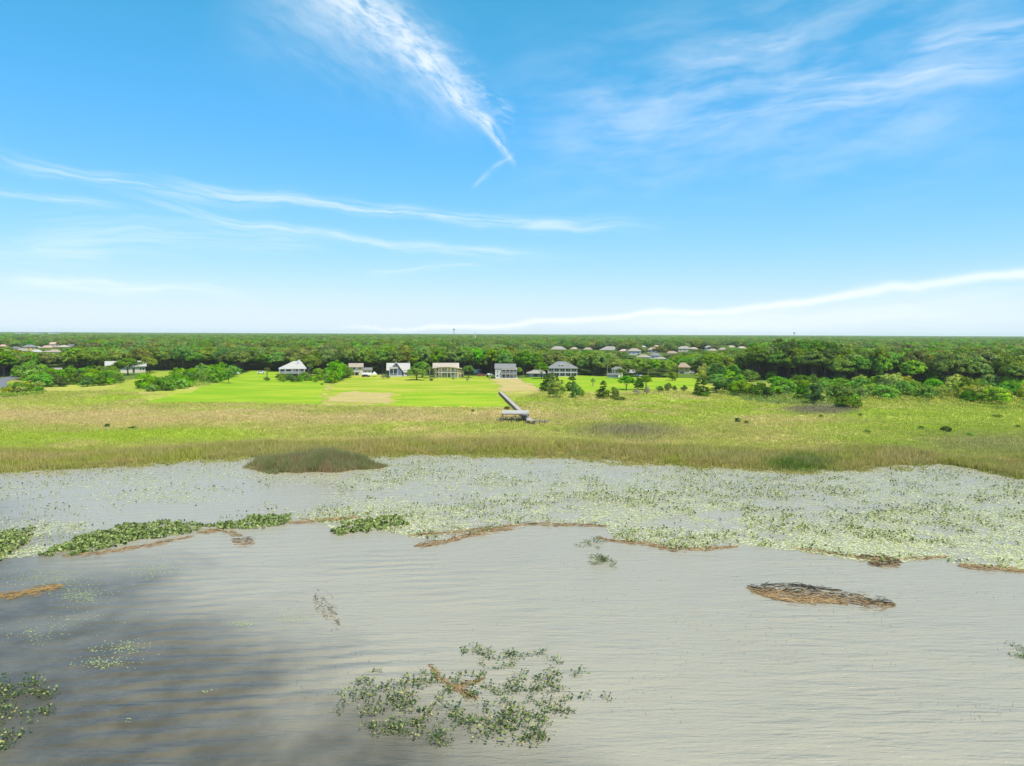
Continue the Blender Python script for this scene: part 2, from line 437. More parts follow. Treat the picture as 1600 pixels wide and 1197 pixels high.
gme = fast_mesh('ground', np.stack([GX, GY, gz], 1), np.stack([ii, ii + 1, ii + nx + 1, ii + nx], 1), [m], gc, True)
prop(link_obj('ground', gme), kind='structure')

# lake: turbid shallow water, cloud reflection painted into its colour, dark at near left
m, t, out = new_mat('lake_water')
co = t.n('ShaderNodeTexCoord').outputs['Object']
sp = t.n('ShaderNodeSeparateXYZ'); t.link(co, sp.inputs[0])
wx, wy = sp.outputs[0], sp.outputs[1]
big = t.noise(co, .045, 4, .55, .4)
refl_fade = t.m('ADD', t.m('ADD', t.m('MULTIPLY', wx, -.016), t.m('MULTIPLY', wy, -.021)), t.m('MULTIPLY', big, 1.0))
cloud_refl = t.mapr(refl_fade, -.62, -.06, 1, 0)
c_ = t.mix(cloud_refl, (.078, .068, .046, 1), (.335, .30, .222, 1))  # dark and bright base colours stand in for the reflected sky
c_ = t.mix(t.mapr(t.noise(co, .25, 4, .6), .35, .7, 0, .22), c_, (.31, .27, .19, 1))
def wave(ang, sx, sy, det, dist=0.6):
    mp = t.n('ShaderNodeMapping'); mp.inputs['Rotation'].default_value = (0, 0, R(ang)); mp.inputs['Scale'].default_value = (sx, sy, 1)
    t.link(co, mp.inputs['Vector']); return t.noise(mp.outputs[0], 1.0, det, .5, dist)
w0 = wave(-9, .06, .40, 2, .8); w1 = wave(-5, .16, .85, 2, .6); w2 = wave(4, .5, 2.6, 3, .5); w3 = wave(-3, 2.6, 7.5, 2, .3)
mpw = t.n('ShaderNodeMapping'); mpw.inputs['Rotation'].default_value = (0, 0, R(-9)); t.link(co, mpw.inputs['Vector'])
tw = t.n('ShaderNodeTexWave'); tw.wave_type = 'BANDS'; tw.bands_direction = 'Y'; t.link(mpw.outputs[0], tw.inputs['Vector'])
tw.inputs['Scale'].default_value = .17; tw.inputs['Distortion'].default_value = 5.0; tw.inputs['Detail'].default_value = 2.5; tw.inputs['Detail Scale'].default_value = .55
swell = t.m('MULTIPLY', tw.outputs['Fac'], t.m('MULTIPLY', t.mapr(wx, 10, -14, .12, 1), t.mapr(t.noise(co, .07, 3), .38, .6, .1, 1)))
calm = t.mapr(t.noise(co, .05, 2), .4, .62, .25, 1)
near_amp = t.mapr(wy, 95, 35, .35, 1)
h_ = t.m('ADD', t.m('MULTIPLY', t.m('ADD', t.m('ADD', t.m('MULTIPLY', w0, .55), t.m('MULTIPLY', swell, .34)), t.m('MULTIPLY', w1, .42)), t.m('MULTIPLY', calm, near_amp)), t.m('ADD', t.m('MULTIPLY', w2, .17), t.m('MULTIPLY', w3, .06)))
b = t.n('ShaderNodeBump'); b.inputs['Strength'].default_value = .9; b.inputs['Distance'].default_value = 1.0; t.link(h_, b.inputs['Height'])
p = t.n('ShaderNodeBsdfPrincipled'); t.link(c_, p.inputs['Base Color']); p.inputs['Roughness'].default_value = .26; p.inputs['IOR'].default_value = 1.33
t.link(b.outputs[0], p.inputs['Normal']); t.link(p.outputs[0], out.inputs[0])
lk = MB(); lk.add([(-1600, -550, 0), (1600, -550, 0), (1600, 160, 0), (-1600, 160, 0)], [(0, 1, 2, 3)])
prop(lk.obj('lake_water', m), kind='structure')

def grass_mat(name, col, col2, scale=.08):
    m, t, out = new_mat(name)
    co = t.n('ShaderNodeTexCoord').outputs['Object']
    mp = t.n('ShaderNodeMapping'); mp.inputs['Scale'].default_value = (.35, 1, 1); t.link(co, mp.inputs['Vector'])
    c = t.mix(t.mapr(t.noise(mp.outputs[0], scale, 5, .6), .36, .66), (*col, 1), (*col2, 1))
    v = t.mapr(t.noise(co, 2.2, 4), .3, .7, .82, 1.18, False)
    c2 = t.vm('SCALE', c); t.put(c2.node.inputs['Scale'], v)
    d = t.n('ShaderNodeBsdfDiffuse'); t.link(c2, d.inputs['Color'])
    b = t.n('ShaderNodeBump'); b.inputs['Strength'].default_value = .5; b.inputs['Distance'].default_value = .15; t.link(t.noise(co, 3, 3), b.inputs['Height']); t.link(b.outputs[0], d.inputs['Normal'])
    t.link(d.outputs[0], out.inputs[0]); return m

SHEETS = []
def sheet(name, poly, mat, lift, cell=1.0, fray=9.0, label=None):
    gp = ground_pt([p[0] for p in poly], [p[1] for p in poly])
    x0, y0 = gp[:, 0].min() - 6, gp[:, 1].min() - 6; x1, y1 = gp[:, 0].max() + 6, gp[:, 1].max() + 6
    ax = np.arange(x0, x1, cell); ay = np.arange(y0, y1, cell)
    X_, Y_ = np.meshgrid(ax, ay); nx = len(ax)
    ci = (np.arange(len(ay) - 1)[:, None] * nx + np.arange(nx - 1)[None]).ravel()
    cx = X_.ravel()[ci] + cell / 2; cy = Y_.ravel()[ci] + cell / 2
    jx = cx + fray * (fbm(cx * .18, cy * .18, 3) - .5); jy = cy + fray * 1.6 * (fbm(cx * .18, cy * .18, 8) - .5)
    keep = in_poly(jx, jy, gp[:, :2]); ci = ci[keep]
    if len(ci) == 0: return
    f = np.stack([ci, ci + 1, ci + nx + 1, ci + nx], 1); u, inv = np.unique(f, return_inverse=True)
    V = np.stack([X_.ravel()[u], Y_.ravel()[u]], 1); V = np.column_stack([V, terrain(V[:, 0], V[:, 1]) + lift])
    me = fast_mesh(name, V, inv.reshape(f.shape), [mat], None, True)
    o = link_obj(name, me); prop(o, label, None, None, 'structure'); SHEETS.append(gp[:, :2]); return o
LAWN1 = grass_mat('lawn_bright', (.19, .33, .018), (.32, .39, .032))
LAWN2 = grass_mat('lawn_yellow', (.39, .38, .055), (.23, .335, .022))
LAWN3 = grass_mat('lawn_left', (.32, .34, .05), (.24, .32, .03))
SAND = grass_mat('sandy_soil', (.46, .35, .15), (.40, .33, .11), .15)
sheet('lawn', [(222, 630), (300, 612), (372, 586), (395, 578), (505, 586), (510, 598), (500, 632), (360, 628)], LAWN1, .03)
sheet('lawn', [(504, 628), (520, 602), (548, 586), (760, 588), (772, 596), (782, 614), (797, 637), (640, 636)], LAWN2, .03)
sheet('lawn', [(160, 614), (195, 596), (240, 581), (345, 577), (330, 584), (240, 606), (222, 612)], LAWN3, .03)
sheet('lawn', [(812, 591), (905, 587), (1100, 592), (1090, 604), (1000, 610), (880, 612), (838, 607)], LAWN1, .03)
sheet('lawn', [(612, 634), (640, 612), (780, 615), (796, 636)], LAWN1, .05)
sheet('lawn', [(40, 596), (75, 600), (78, 604), (30, 603)], LAWN2, .03, 1.2, 2)
sheet('sandy_plot', [(500, 628), (530, 612), (614, 614), (606, 632)], SAND, .07)
sheet('sandy_plot', [(766, 592), (812, 591), (842, 611), (788, 613)], SAND, .07)
sheet('road', [(-40, 600), (10, 589), (28, 586), (32, 590), (16, 594), (8, 598), (20, 602), (62, 603), (60, 606), (10, 607), (-40, 608)], M['asphalt'], .05, 1.0, 1.0)

# ------------------------------------------------------------------ plant prototypes (meshes shared by every copy)
def unit(v): return v / (np.linalg.norm(v, axis=-1, keepdims=True) + 1e-9)
def leaf_quads(P, N, size, rng, aspect=1.35):
    n = len(P); N = unit(N); r = unit(rng.normal(size=(n, 3))); A = unit(np.cross(N, r)); B = np.cross(N, A)
    s = (size * rng.uniform(.65, 1.3, n))[:, None]
    a = A * s * .5 * aspect; b = B * s * .5
    V = np.stack([P - a, P - b * .9 + a * .15, P + a, P + b * .9 + a * .15], 1).reshape(-1, 3)
    return V, np.arange(4 * n).reshape(n, 4)

def crown(name, seed, rx, rz, zc, mat, ncl=46, per=62, leaf=.75, rc=.30, kind='dome', low=-.35, flat=.75):
    """foliage of one plant: leaf faces round many clumps; origin at the foot of the trunk"""
    g = np.random.default_rng(seed); P = []; N = []; T = []
    for i in range(ncl):
        if kind == 'cone':
            h = g.uniform(0, 1) ** 1.25; a = g.uniform(0, 6.283); rr = (1 - h) ** .8 * rx * g.uniform(.45, 1.0) + .06 * rx
            c = np.array([rr * math.cos(a), rr * math.sin(a), zc - rz + 2 * rz * h]); r_ = rx * rc * (1.15 - .6 * h) * g.uniform(.8, 1.25)
            oc = np.array([math.cos(a), math.sin(a), .45])
        else:
            d = unit(g.normal(size=3)); 
            while d[2] < low: d = unit(g.normal(size=3))
            k = g.uniform(.55, 1.0) ** .6
            lump = 1 + .22 * math.sin(3 * math.atan2(d[1], d[0]) + seed) + .12 * math.sin(5 * math.atan2(d[1], d[0]) + 2 * seed)
            c = np.array([d[0] * rx * k * lump, d[1] * rx * k * lump, zc + d[2] * rz * k * g.uniform(.85, 1.1)]); r_ = rx * rc * g.uniform(.65, 1.35)
            oc = d
        q = unit(g.normal(size=(per, 3))); q[:, 2] = np.where(q[:, 2] < -.25, -q[:, 2], q[:, 2])
        P.append(c + q * r_ * np.array([1, 1, flat]) * g.uniform(.72, 1.1, (per, 1)))
        N.append(q + .35 * oc + .45 * g.normal(size=(per, 3)))
        tt = g.uniform(.78, 1.22) * np.array([g.uniform(.88, 1.16), 1.0, g.uniform(.8, 1.2)])
        T.append(np.tile(tt, (per, 1)) * g.uniform(.85, 1.15, (per, 1)))
    P = np.concatenate(P); N = np.concatenate(N); T = np.concatenate(T)
    P[:, 2] = np.maximum(P[:, 2], .05)
    V, Fq = leaf_quads(P, N, leaf, g)
    return fast_mesh(name, V, Fq, [mat], np.repeat(T, 4, 0))

def trunk_mesh(name, seed, h, r, spread, mat, forks=5):
    g = random.Random(seed); mb = MB(); lean = g.uniform(-.4, .4)
    top = (lean, g.uniform(-.3, .3), h * .62)
    mb.tube([(0, 0, -.3), (lean * .2, 0, h * .2), (lean * .6, top[1] * .5, h * .42), top], [r * 1.35, r, r * .85, r * .6], 7)
    for k in range(forks):
        a = 6.283 * k / forks + g.uniform(-.4, .4); z0 = h * g.uniform(.3, .55); q = g.uniform(.6, 1.0) * spread
        s0 = (lean * z0 / h, 0, z0)
        mb.tube([s0, (s0[0] + math.cos(a) * q * .5, math.sin(a) * q * .5, z0 + h * .16), (math.cos(a) * q, math.sin(a) * q, z0 + h * .3)], [r * .5, r * .36, r * .14], 5)
    return mb.mesh(name, mat)

def stems_mesh(name, seed, h, spread, mat, n=5, r=.07):
    g = random.Random(seed); mb = MB()
    for k in range(n):
        a = 6.283 * k / n + g.uniform(-.5, .5); q = spread * g.uniform(.3, .7)
        mb.tube([(math.cos(a) * .15, math.sin(a) * .15, -.1), (math.cos(a) * q * .5, math.sin(a) * q * .5, h * .4), (math.cos(a) * q, math.sin(a) * q, h * .75)], [r, r * .8, r * .4], 5)
    return mb.mesh(name, mat)

PROTO = {}    # kind -> list of (crown mesh, trunk mesh), reference height and width
def proto(kind, crowns, trunks, H, Wd): PROTO[kind] = (crowns, trunks, H, Wd)
proto('oak', [crown('oak_crown', 10 + i, 7.0, 4.9, 9.2, M['oak'], 54, 62, .8, .27) for i in range(3)], [trunk_mesh('oak_trunk', i, 11, .5, 4.5, M['bark']) for i in range(2)], 14.6, 14.5)
proto('olive', [crown('olive_oak_crown', 20 + i, 7.2, 4.6, 8.8, M['oak_olive'], 50, 62, .8, .29) for i in range(3)], [trunk_mesh('oak_trunk', 5 + i, 11, .5, 4.5, M['bark']) for i in range(2)], 14.0, 14.5)
proto('green', [crown('tree_crown', 30 + i, 5.6, 5.4, 9.2, M['green'], 52, 60, .72, .27) for i in range(3)], [trunk_mesh('tree_trunk', 9 + i, 11, .38, 3.5, M['bark']) for i in range(2)], 15.0, 12.0)
proto('tall', [crown('tall_tree_crown', 40 + i, 6.4, 5.2, 13.5, M['dark_green'], 60, 60, .85, .27, low=-.5) for i in range(2)], [trunk_mesh('tall_tree_trunk', 15 + i, 15, .5, 4, M['bark']) for i in range(2)], 19.5, 13.5)
proto('cone', [crown('cypress_crown', 50 + i, 2.6, 3.9, 4.2, M['dark_green'], 44, 42, .45, .34, 'cone') for i in range(2)], [trunk_mesh('cypress_trunk', 20, 7, .2, .8, M['bark'], 4)], 8.2, 5.4)
proto('bush', [crown('bush_foliage', 60 + i, 2.3, 1.75, 1.45, M['bright'], 40, 44, .34, .30, low=-.75) for i in range(4)], [stems_mesh('bush_stem', i, 2.4, 1.6, M['bark']) for i in range(2)], 3.7, 4.9)
proto('dkbush', [crown('bush_foliage', 70 + i, 2.3, 1.8, 1.8, M['dark_green'], 40, 44, .34, .30, low=-.75) for i in range(3)], [stems_mesh('bush_stem', 5 + i, 2.4, 1.6, M['bark']) for i in range(2)], 3.8, 4.9)
proto('mdbush', [crown('bush_foliage', 75 + i, 2.4, 1.8, 1.5, M['green'], 40, 44, .36, .32, low=-.7) for i in range(3)], [stems_mesh('bush_stem', 8 + i, 2.4, 1.6, M['bark']) for i in range(2)], 3.8, 5.1)
proto('ylbush', [crown('bush_foliage', 80 + i, 2.3, 1.6, 1.6, M['yellow'], 40, 42, .33, .30, low=-.7) for i in range(3)], [stems_mesh('bush_stem', 11 + i, 2.2, 1.6, M['pale_bark']) for i in range(2)], 3.4, 4.9)
proto('greybush', [crown('bush_twigs', 90 + i, 2.3, 1.5, 1.5, M['grey_leaf'], 34, 26, .26, .32, low=-.5) for i in range(2)], [stems_mesh('bush_stem', 15, 2.2, 1.7, M['pale_bark'], 8)], 3.2, 4.9)

def palm_meshes(seed, h, nf=26, L=1.7):
    g = np.random.default_rng(seed); V = []; Fc = []; T = []; b = 0
    for k in range(nf):
        a = g.uniform(0, 6.283); e = g.uniform(-.7, 1.25); d = np.array([math.cos(a) * math.cos(e), math.sin(a) * math.cos(e), math.sin(e)])
        side = unit(np.cross(d, [0, 0, 1.0])); upv = np.cross(side, d); st = np.array([0, 0, h]); mid = st + d * L * .55
        for j in range(9):
            t_ = (j - 4) / 4 * 1.25; dd = unit(d * math.cos(t_) + side * math.sin(t_) + upv * .1); tip = mid + dd * L * .62 * (1 - .25 * abs(t_)) - np.array([0, 0, .22 * L * (1 - e / 2) * .5])
            w_ = np.cross(dd, upv) * .09
            V += [mid, mid + dd * .45 * L * .62 + w_, tip, mid + dd * .45 * L * .62 - w_]; Fc.append([b, b + 1, b + 2, b + 3]); b += 4
            T += [g.uniform(.75, 1.2) * np.array([1.0, 1, 1])] * 4
        V += [st - side * .03, st + side * .03, mid + side * .03, mid - side * .03]; Fc.append([b, b + 1, b + 2, b + 3]); b += 4; T += [np.ones(3)] * 4
    cm = fast_mesh('palm_fronds', np.array(V), np.array(Fc), [M['palm_leaf']], np.array(T))
    tm = MB().tube([(0, 0, -.2), (.06, 0, h * .4), (-.03, .04, h * .8), (0, 0, h + .1)], [.26, .2, .19, .22], 8).mesh('palm_trunk', M['pale_bark'])
    return cm, tm
_pm = [palm_meshes(3, 6.0), palm_meshes(4, 3.2, 22, 1.4)]
proto('palm', [_pm[0][0]], [_pm[0][1]], 8.0, 3.6); proto('lowpalm', [_pm[1][0]], [_pm[1][1]], 4.8, 3.0)

PLANTS = []    # (object, family, look, category, px)
NAMES = {'oak': ('oak_tree', 'tree'), 'olive': ('oak_tree', 'tree'), 'green': ('broadleaf_tree', 'tree'), 'tall': ('tall_tree', 'tree'), 'cone': ('cypress_tree', 'tree'),
         'palm': ('palm_tree', 'palm'), 'lowpalm': ('palm_tree', 'palm'), 'bush': ('shrub', 'shrub'), 'dkbush': ('shrub', 'shrub'), 'mdbush': ('shrub', 'shrub'),
         'ylbush': ('shrub', 'shrub'), 'greybush': ('shrub', 'shrub')}
LOOK = {'oak': 'dark green spreading oak', 'olive': 'olive green spreading oak', 'green': 'mid green leafy tree', 'tall': 'tall dark tree', 'cone': 'dark pointed tree', 'palm': 'fan palm',
        'lowpalm': 'short fan palm', 'bush': 'bright green shrub', 'dkbush': 'dark green shrub', 'mdbush': 'green shrub', 'ylbush': 'yellow-green shrub', 'greybush': 'grey leafless shrub'}
def plant(kind, loc, h, w, family=None, label=None, rz=None):
    cr, tr, H, Wd = PROTO[kind]; nm, cat = NAMES[kind]
    e = empty(nm, loc, random.uniform(0, 6.28) if rz is None else rz)
    s = (w / Wd, w / Wd, h / H)
    c = link_obj('crown' if cat != 'palm' else 'fronds', random.choice(cr), e); c.scale = s
    t_ = link_obj('trunk' if cat != 'shrub' else 'stem', random.choice(tr), e); t_.scale = s
    e['category'] = cat
    px = project(np.array([[loc[0], loc[1], loc[2]]]))[0][0]
    if label: e['label'] = label
    PLANTS.append((e, None if label else family, LOOK[kind], cat, px))
    return e
def plant_px(kind, px, py, hpx, wpx, family=None, label=None):
    """foot of the plant at a pixel on the ground; sizes as seen, turned into metres at that distance"""
    p = G(px, py); s = float((p - CAM) @ fw) / F
    return plant(kind, p, hpx * s, wpx * s, family, label)

def ordinal(n):
    return f"{n}{'th' if 10 <= n % 100 <= 20 else {1: 'st', 2: 'nd', 3: 'rd'}.get(n % 10, 'th')}"

# ------------------------------------------------------------------ houses
MAINH = []
KEEP = []          # (x, y, radius) kept free of trees
class House:
    """parts are laid out in pixels from the left/base of the facade, turned into metres at its distance"""
    def __init__(s, name, label, cat, pxc, py, turn=0.0, group=None):
        s.p = G(pxc, py); s.s = float((s.p - CAM) @ fw) / F; s.pxc = pxc; s.py = py
        s.e = empty(name, s.p, -math.atan2(s.p[0], s.p[1]) + turn); prop(s.e, label, cat, group)
        KEEP.append((s.p[0], s.p[1] + 4, 13)); MAINH.append((pxc, s.p[1]))
    def x(s, px): return (px - s.pxc) * s.s
    def z(s, py): return (s.py - py) * s.s
    def box(s, name, mat, px0, px1, pyb, pyt, y0, y1, parent=None, label=None):
        zb = s.z(pyb) - (.4 if pyb >= s.py else 0)
        o = MB().box(s.x(px0), s.x(px1), y0, y1, zb, s.z(pyt)).obj(name, M_(mat), parent or s.e); prop(o, label); return o
    def window(s, px0, px1, pyb, pyt, y, frame='white_trim'):
        x0, x1, z0, z1 = s.x(px0), s.x(px1), s.z(pyb), s.z(pyt)
        w = MB().box(x0, x1, y - .06, y - .001, z0, z1).obj('window', M_(frame), s.e)
        k = min(.09, (x1 - x0) * .12)
        MB().box(x0 + k, x1 - k, y - .085, y - .062, z0 + k, z1 - k).obj('pane', M['glass'], w); return w
    def door(s, px0, px1, pyb, pyt, y, mat='dark_wood'):
        return MB().box(s.x(px0), s.x(px1), y - .07, y - .002, s.z(pyb), s.z(pyt)).obj('door', M_(mat), s.e)
    def posts(s, xs, pyb, pyt, y, w=.22, mat='white_trim', name='post'):
        for px in xs:
            MB().box(s.x(px) - w / 2, s.x(px) + w / 2, y, y + w, s.z(pyb) - (.3 if pyb >= s.py else 0), s.z(pyt)).obj(name, M_(mat), s.e)
    def rail(s, px0, px1, pyb, pyt, y, mat='white_trim', gap=.35):
        mb = MB(); x0, x1, z0, z1 = s.x(px0), s.x(px1), s.z(pyb), s.z(pyt)
        mb.box(x0, x1, y, y + .08, z1 - .08, z1).box(x0, x1, y, y + .08, z0, z0 + .08)
        n = max(2, int((x1 - x0) / gap))
        for i in range(n + 1):
            xx = x0 + (x1 - x0 - .06) * i / n; mb.box(xx, xx + .06, y + .01, y + .07, z0 + .085, z1 - .085)
        return mb.obj('railing', M_(mat), s.e)
def M_(k): return M[k] if isinstance(k, str) else k
for k, c in dict(w_white=(.52, .505, .45), w_cream=(.66, .6, .42), w_yellow=(.62, .47, .19), w_blue=(.11, .16, .24), w_bluegrey=(.2, .23, .28), w_orange=(.72, .5, .14),
                 w_pink=(.66, .56, .5), w_grey=(.42, .43, .42), w_tan=(.52, .44, .33)).items(): M[k] = lined('siding_' + k, c, 2, .22, .2)
for k, c in dict(r_white=(.42, .395, .35), r_lightgrey=(.31, .28, .225), r_grey=(.20, .195, .18), r_beige=(.44, .36, .27), r_tan=(.34, .28, .205), r_brown=(.33, .24, .15), r_dark=(.17, .16, .16),
                 r_pink=(.5, .33, .25)).items(): M[k] = lined('roof_' + k, c, 0, .45, .3, .55)

# white hip-roofed house on a dark lower storey
h = House('house', 'white house with pale hip roof and white chimney on a dark lower storey', 'house', 457, 591)
h.box('lower_wall', 'w_bluegrey', 439, 475, 591, 583, .6, 9.5)
h.box('wall', 'w_white', 438.5, 475, 583, 576, .4, 9.8)
roof = MB().hip(h.x(436.3), h.x(478.5), -1.2, 11.2, h.z(576), h.z(564.8), h.x(459), h.x(470)).obj('roof', M['r_white'], h.e)
MB().box(h.x(465.5), h.x(469.3), 2.2, 3.6, h.z(573), h.z(562.8)).obj('chimney', M['white_trim'], roof)
h.box('deck', 'grey_wood', 437.5, 476, 583.4, 582.7, -2.2, .38)
h.rail(437.5, 476, 582.6, 580.3, -2.2)
h.posts([438, 447, 456, 466, 475.4], 591, 576.4, -2.1, .25)
for a, b_ in ((439.6, 445), (447, 455.5), (462.5, 467.5), (470, 473.5)): h.window(a, b_, 580.2, 576.9, .4)
h.door(457, 461, 582.6, 577, .4, 'w_white'); h.door(459, 462, 590.8, 585, .6)
h.window(446, 452, 588.5, 585, .6); h.window(466, 471, 588.5, 585, .6)

# cream two-storey house with a low wing
h = House('house', 'cream two-storey house with tan ridge roof beside the white canopy tents', 'house', 557.5, 586.5)
h.box('wall', 'w_cream', 546, 567, 586.5, 573.5, 1.5, 8)
MB().gable('x', h.x(545), h.x(568), .6, 9, h.z(573.6), h.z(568), .2).obj('roof', M['r_tan'], h.e)
h.window(551.5, 555.5, 577, 574.2, 1.5); h.window(561, 564, 577, 574.2, 1.5); h.door(556, 559, 586.3, 581.5, 1.5)
h.window(549, 553, 585, 582, 1.5)
MB().extrude([(-1.6, h.z(581.2)), (1.48, h.z(578.6)), (1.48, h.z(579)), (-1.6, h.z(581.7))], 'x', h.x(547.5), h.x(562)).obj('porch_roof', M['r_lightgrey'], h.e)
h.posts([548, 554, 561.4], 586.5, 581.2, -1.5, .2)
w = h.box('wing_wall', 'w_cream', 567.4, 581, 586.5, 578, 2.2, 7.4)
MB().gable('x', h.x(567.3), h.x(581.8), 1.4, 8.2, h.z(578), h.z(575), .18).obj('wing_roof', M['r_grey'], h.e)
h.window(569.5, 572, 583.5, 580.5, 2.2); h.window(575.5, 579, 583.5, 580.5, 2.2)

# blue gabled house with white metal roof
h = House('house', 'blue house with white metal roof, front gable and porch', 'house', 621, 588)
h.box('wall', 'w_blue', 605.5, 639.5, 588, 576, 3, 11)
MB().gable('x', h.x(604), h.x(641), .8, 13.2, h.z(578.5), h.z(568), .2).obj('roof', M['r_white'], h.e)

gm = MB().extrude([(h.x(609.5), -.4), (h.x(628.2), -.4), (h.x(628.2), h.z(580)), (h.x(619.3), h.z(567.6)), (h.x(609.5), h.z(577))], 'y', -1.5, 5)
gm.obj('gable_wall', M['w_blue'], h.e)
MB().extrude([(h.x(607.5), h.z(579.5)), (h.x(619.3), h.z(565.6)), (h.x(630.3), h.z(580.8)), (h.x(630.3), h.z(581.6)), (h.x(619.3), h.z(566.8)), (h.x(607.5), h.z(580.3))], 'y', -2.1, 6).obj('gable_roof', M['r_white'], h.e)
MB().extrude([(-4.2, h.z(575.4)), (-1.52, h.z(573)), (-1.52, h.z(573.5)), (-4.2, h.z(575.9))], 'x', h.x(608.5), h.x(622)).obj('porch_roof', M['r_lightgrey'], h.e)
h.posts([609, 615, 621.5], 586.5, 575.6, -4.1, .2)
h.box('porch_deck', 'concrete', 606, 629, 588, 586.4, -4.4, -1.52)
h.rail(608.5, 622, 586.2, 583.2, -4.3)
h.door(616.5, 618.5, 586.3, 578.5, -1.5); h.window(611, 614.5, 583.5, 578.5, -1.5); h.window(623.5, 626, 584, 580, -1.5); h.window(618, 621, 573.2, 570.5, -1.5)
h.box('annex_wall', 'w_pink', 630.5, 638, 589, 580.8, -.6, 2.9)
MB().extrude([(-1.2, h.z(581.2)), (2.98, h.z(577.6)), (2.98, h.z(578.2)), (-1.2, h.z(581.8))], 'x', h.x(629.8), h.x(639.5)).obj('annex_roof', M['r_white'], h.e)
h.window(633, 635.5, 586, 583.3, -.6); h.door(636, 637.6, 588.9, 583.6, -.6)

# yellow two-storey house with arched eave
h = House('house', 'yellow two-storey house with beige arched roof edge and white columns', 'house', 698, 590)
h.box('wall', 'w_yellow', 678.5, 715.5, 590, 574, 1.2, 9)
arch = MB(); n = 14; xs_ = [677 - 1 + (717.5 - 676) * i / n for i in range(n + 1)]
low = [575.6 - 2.6 * math.sin(math.pi * i / n) ** .6 for i in range(n + 1)]
vs = [(h.x(x), -.9, h.z(l)) for x, l in zip(xs_, low)] + [(h.x(x), 5.2, h.z(567.6)) for x in xs_] + [(h.x(x), 11, h.z(575)) for x in xs_] \
    + [(h.x(x), -.9, h.z(l + .7)) for x, l in zip(xs_, low)] + [(h.x(x), 11, h.z(575.7)) for x in xs_]
k = n + 1; fs = []
for i in range(n):
    fs += [(i, i + 1, k + i + 1, k + i), (k + i, k + i + 1, 2 * k + i + 1, 2 * k + i), (3 * k + i, 3 * k + i + 1, i + 1, i), (2 * k + i, 2 * k + i + 1, 4 * k + i + 1, 4 * k + i), (4 * k + i, 4 * k + i + 1, 3 * k + i + 1, 3 * k + i)]
fs += [(0, k, 2 * k, 4 * k, 3 * k), (n, 3 * k + n, 4 * k + n, 2 * k + n, k + n)]
arch.add(vs, fs).obj('roof', M['r_beige'], h.e)
for cxp in (683.5, 692.5, 696.8, 707.5):
    h.window(cxp - 1.3, cxp + 1.3, 579, 575.8, 1.2); h.window(cxp - 1.2, cxp + 1.2, 587.2, 583.2, 1.2)
h.door(700.5, 702.5, 589.8, 583.6, 1.2)
h.posts([680.5, 686, 690, 699, 704.5, 711, 715], 590, 574.4, -.6, .24, 'w_white', 'column')
h.box('balcony_floor', 'white_trim', 679.5, 715.5, 582.4, 581.8, -.65, 1.18)
h.rail(706, 715.3, 589.6, 586.2, -2.0, 'w_grey')
h.box('side_wing_wall', 'w_yellow', 715.6, 725, 590, 578, 2.5, 8.5)
MB().extrude([(h.x(714.9), h.z(574.8)), (h.x(725.8), h.z(577.4)), (h.x(725.8), h.z(578.1)), (h.x(714.9), h.z(575.6))], 'y', 1.6, 9.4).obj('side_wing_roof', M['r_beige'], h.e)
h.door(717.5, 719, 589.8, 585, 2.5); h.window(720.6, 723.4, 588, 584.5, 2.5)
h.posts([717, 720, 724.6], 590, 577.8, .8, .2, 'w_cream')

# grey-roofed house with recessed upper balcony
h = House('house', 'white house with grey ridge roof, shaded upper balcony and cream slab', 'house', 790.5, 591.5)
h.box('wall', 'w_white', 774.5, 806, 590.6, 575.6, 3.0, 10)
h.box('bay_wall', 'w_white', 773.6, 783, 590.6, 576, .5, 2.98)
MB().gable('x', h.x(772.6), h.x(806.3), .2, 11.2, h.z(576), h.z(568.8), .22).obj('roof', M['r_grey'], h.e)
MB().extrude([(-.9, h.z(577.2)), (3.4, h.z(574.6)), (3.4, h.z(575.2)), (-.9, h.z(577.9))], 'x', h.x(783.4), h.x(808)).obj('porch_roof', M['r_lightgrey'], h.e)
h.box('balcony_floor', 'grey_wood', 783.2, 807.3, 584.6, 583.8, -.8, 2.98)
h.rail(783.4, 807.2, 583.6, 580, -.78, 'w_grey', .28)
h.posts([784, 790, 796, 802, 807], 590.6, 577.4, -.75, .22, 'w_grey')
for a in (785.5, 791.5, 798, 803): h.window(a, a + 3.6, 582, 577.8, 3.0)
h.door(786.4, 788.3, 590.4, 585, 3.0); h.window(776, 779, 589, 585.8, .5); h.window(776.5, 778, 582.5, 579, .5); h.door(799.5, 802.5, 590.4, 585.2, 3.0, 'w_grey'); h.window(792, 796, 589, 586, 3.0)
h.box('slab', 'concrete', 774.5, 809, 592.2, 590.55, -2.6, 2.0)

# grey veranda house
h = House('house', 'large two-storey house with grey hip roof and white columned verandas', 'house', 879, 588.5)
h.box('wall', 'w_grey', 858, 899, 588.5, 575.4, 2.8, 11)
roof = MB().hip(h.x(854.5), h.x(903), -.9, 13, h.z(575.3), h.z(565.3), h.x(870.5), h.x(883)).obj('roof', M['r_grey'], h.e)
MB().extrude([(h.x(872.2), h.z(573)), (h.x(881.6), h.z(573)), (h.x(881.6), h.z(570.6)), (h.x(876.8), h.z(568.6)), (h.x(872.2), h.z(570.6))], 'y', 1.3, 4.5).obj('dormer', M['w_white'], roof)
for a in (872.8, 876, 878.6): MB().box(h.x(a), h.x(a + 1.9), 1.22, 1.29, h.z(572.3), h.z(570.4)).obj('dormer_window', M['glass'], roof)
h.box('veranda_floor', 'white_trim', 856, 902, 582.6, 581.9, -.7, 2.78)
h.box('veranda_base', 'concrete', 856, 902, 589, 587.9, -.7, 2.78)
cols = [856.6, 865.4, 874.3, 883.2, 892, 901.2]
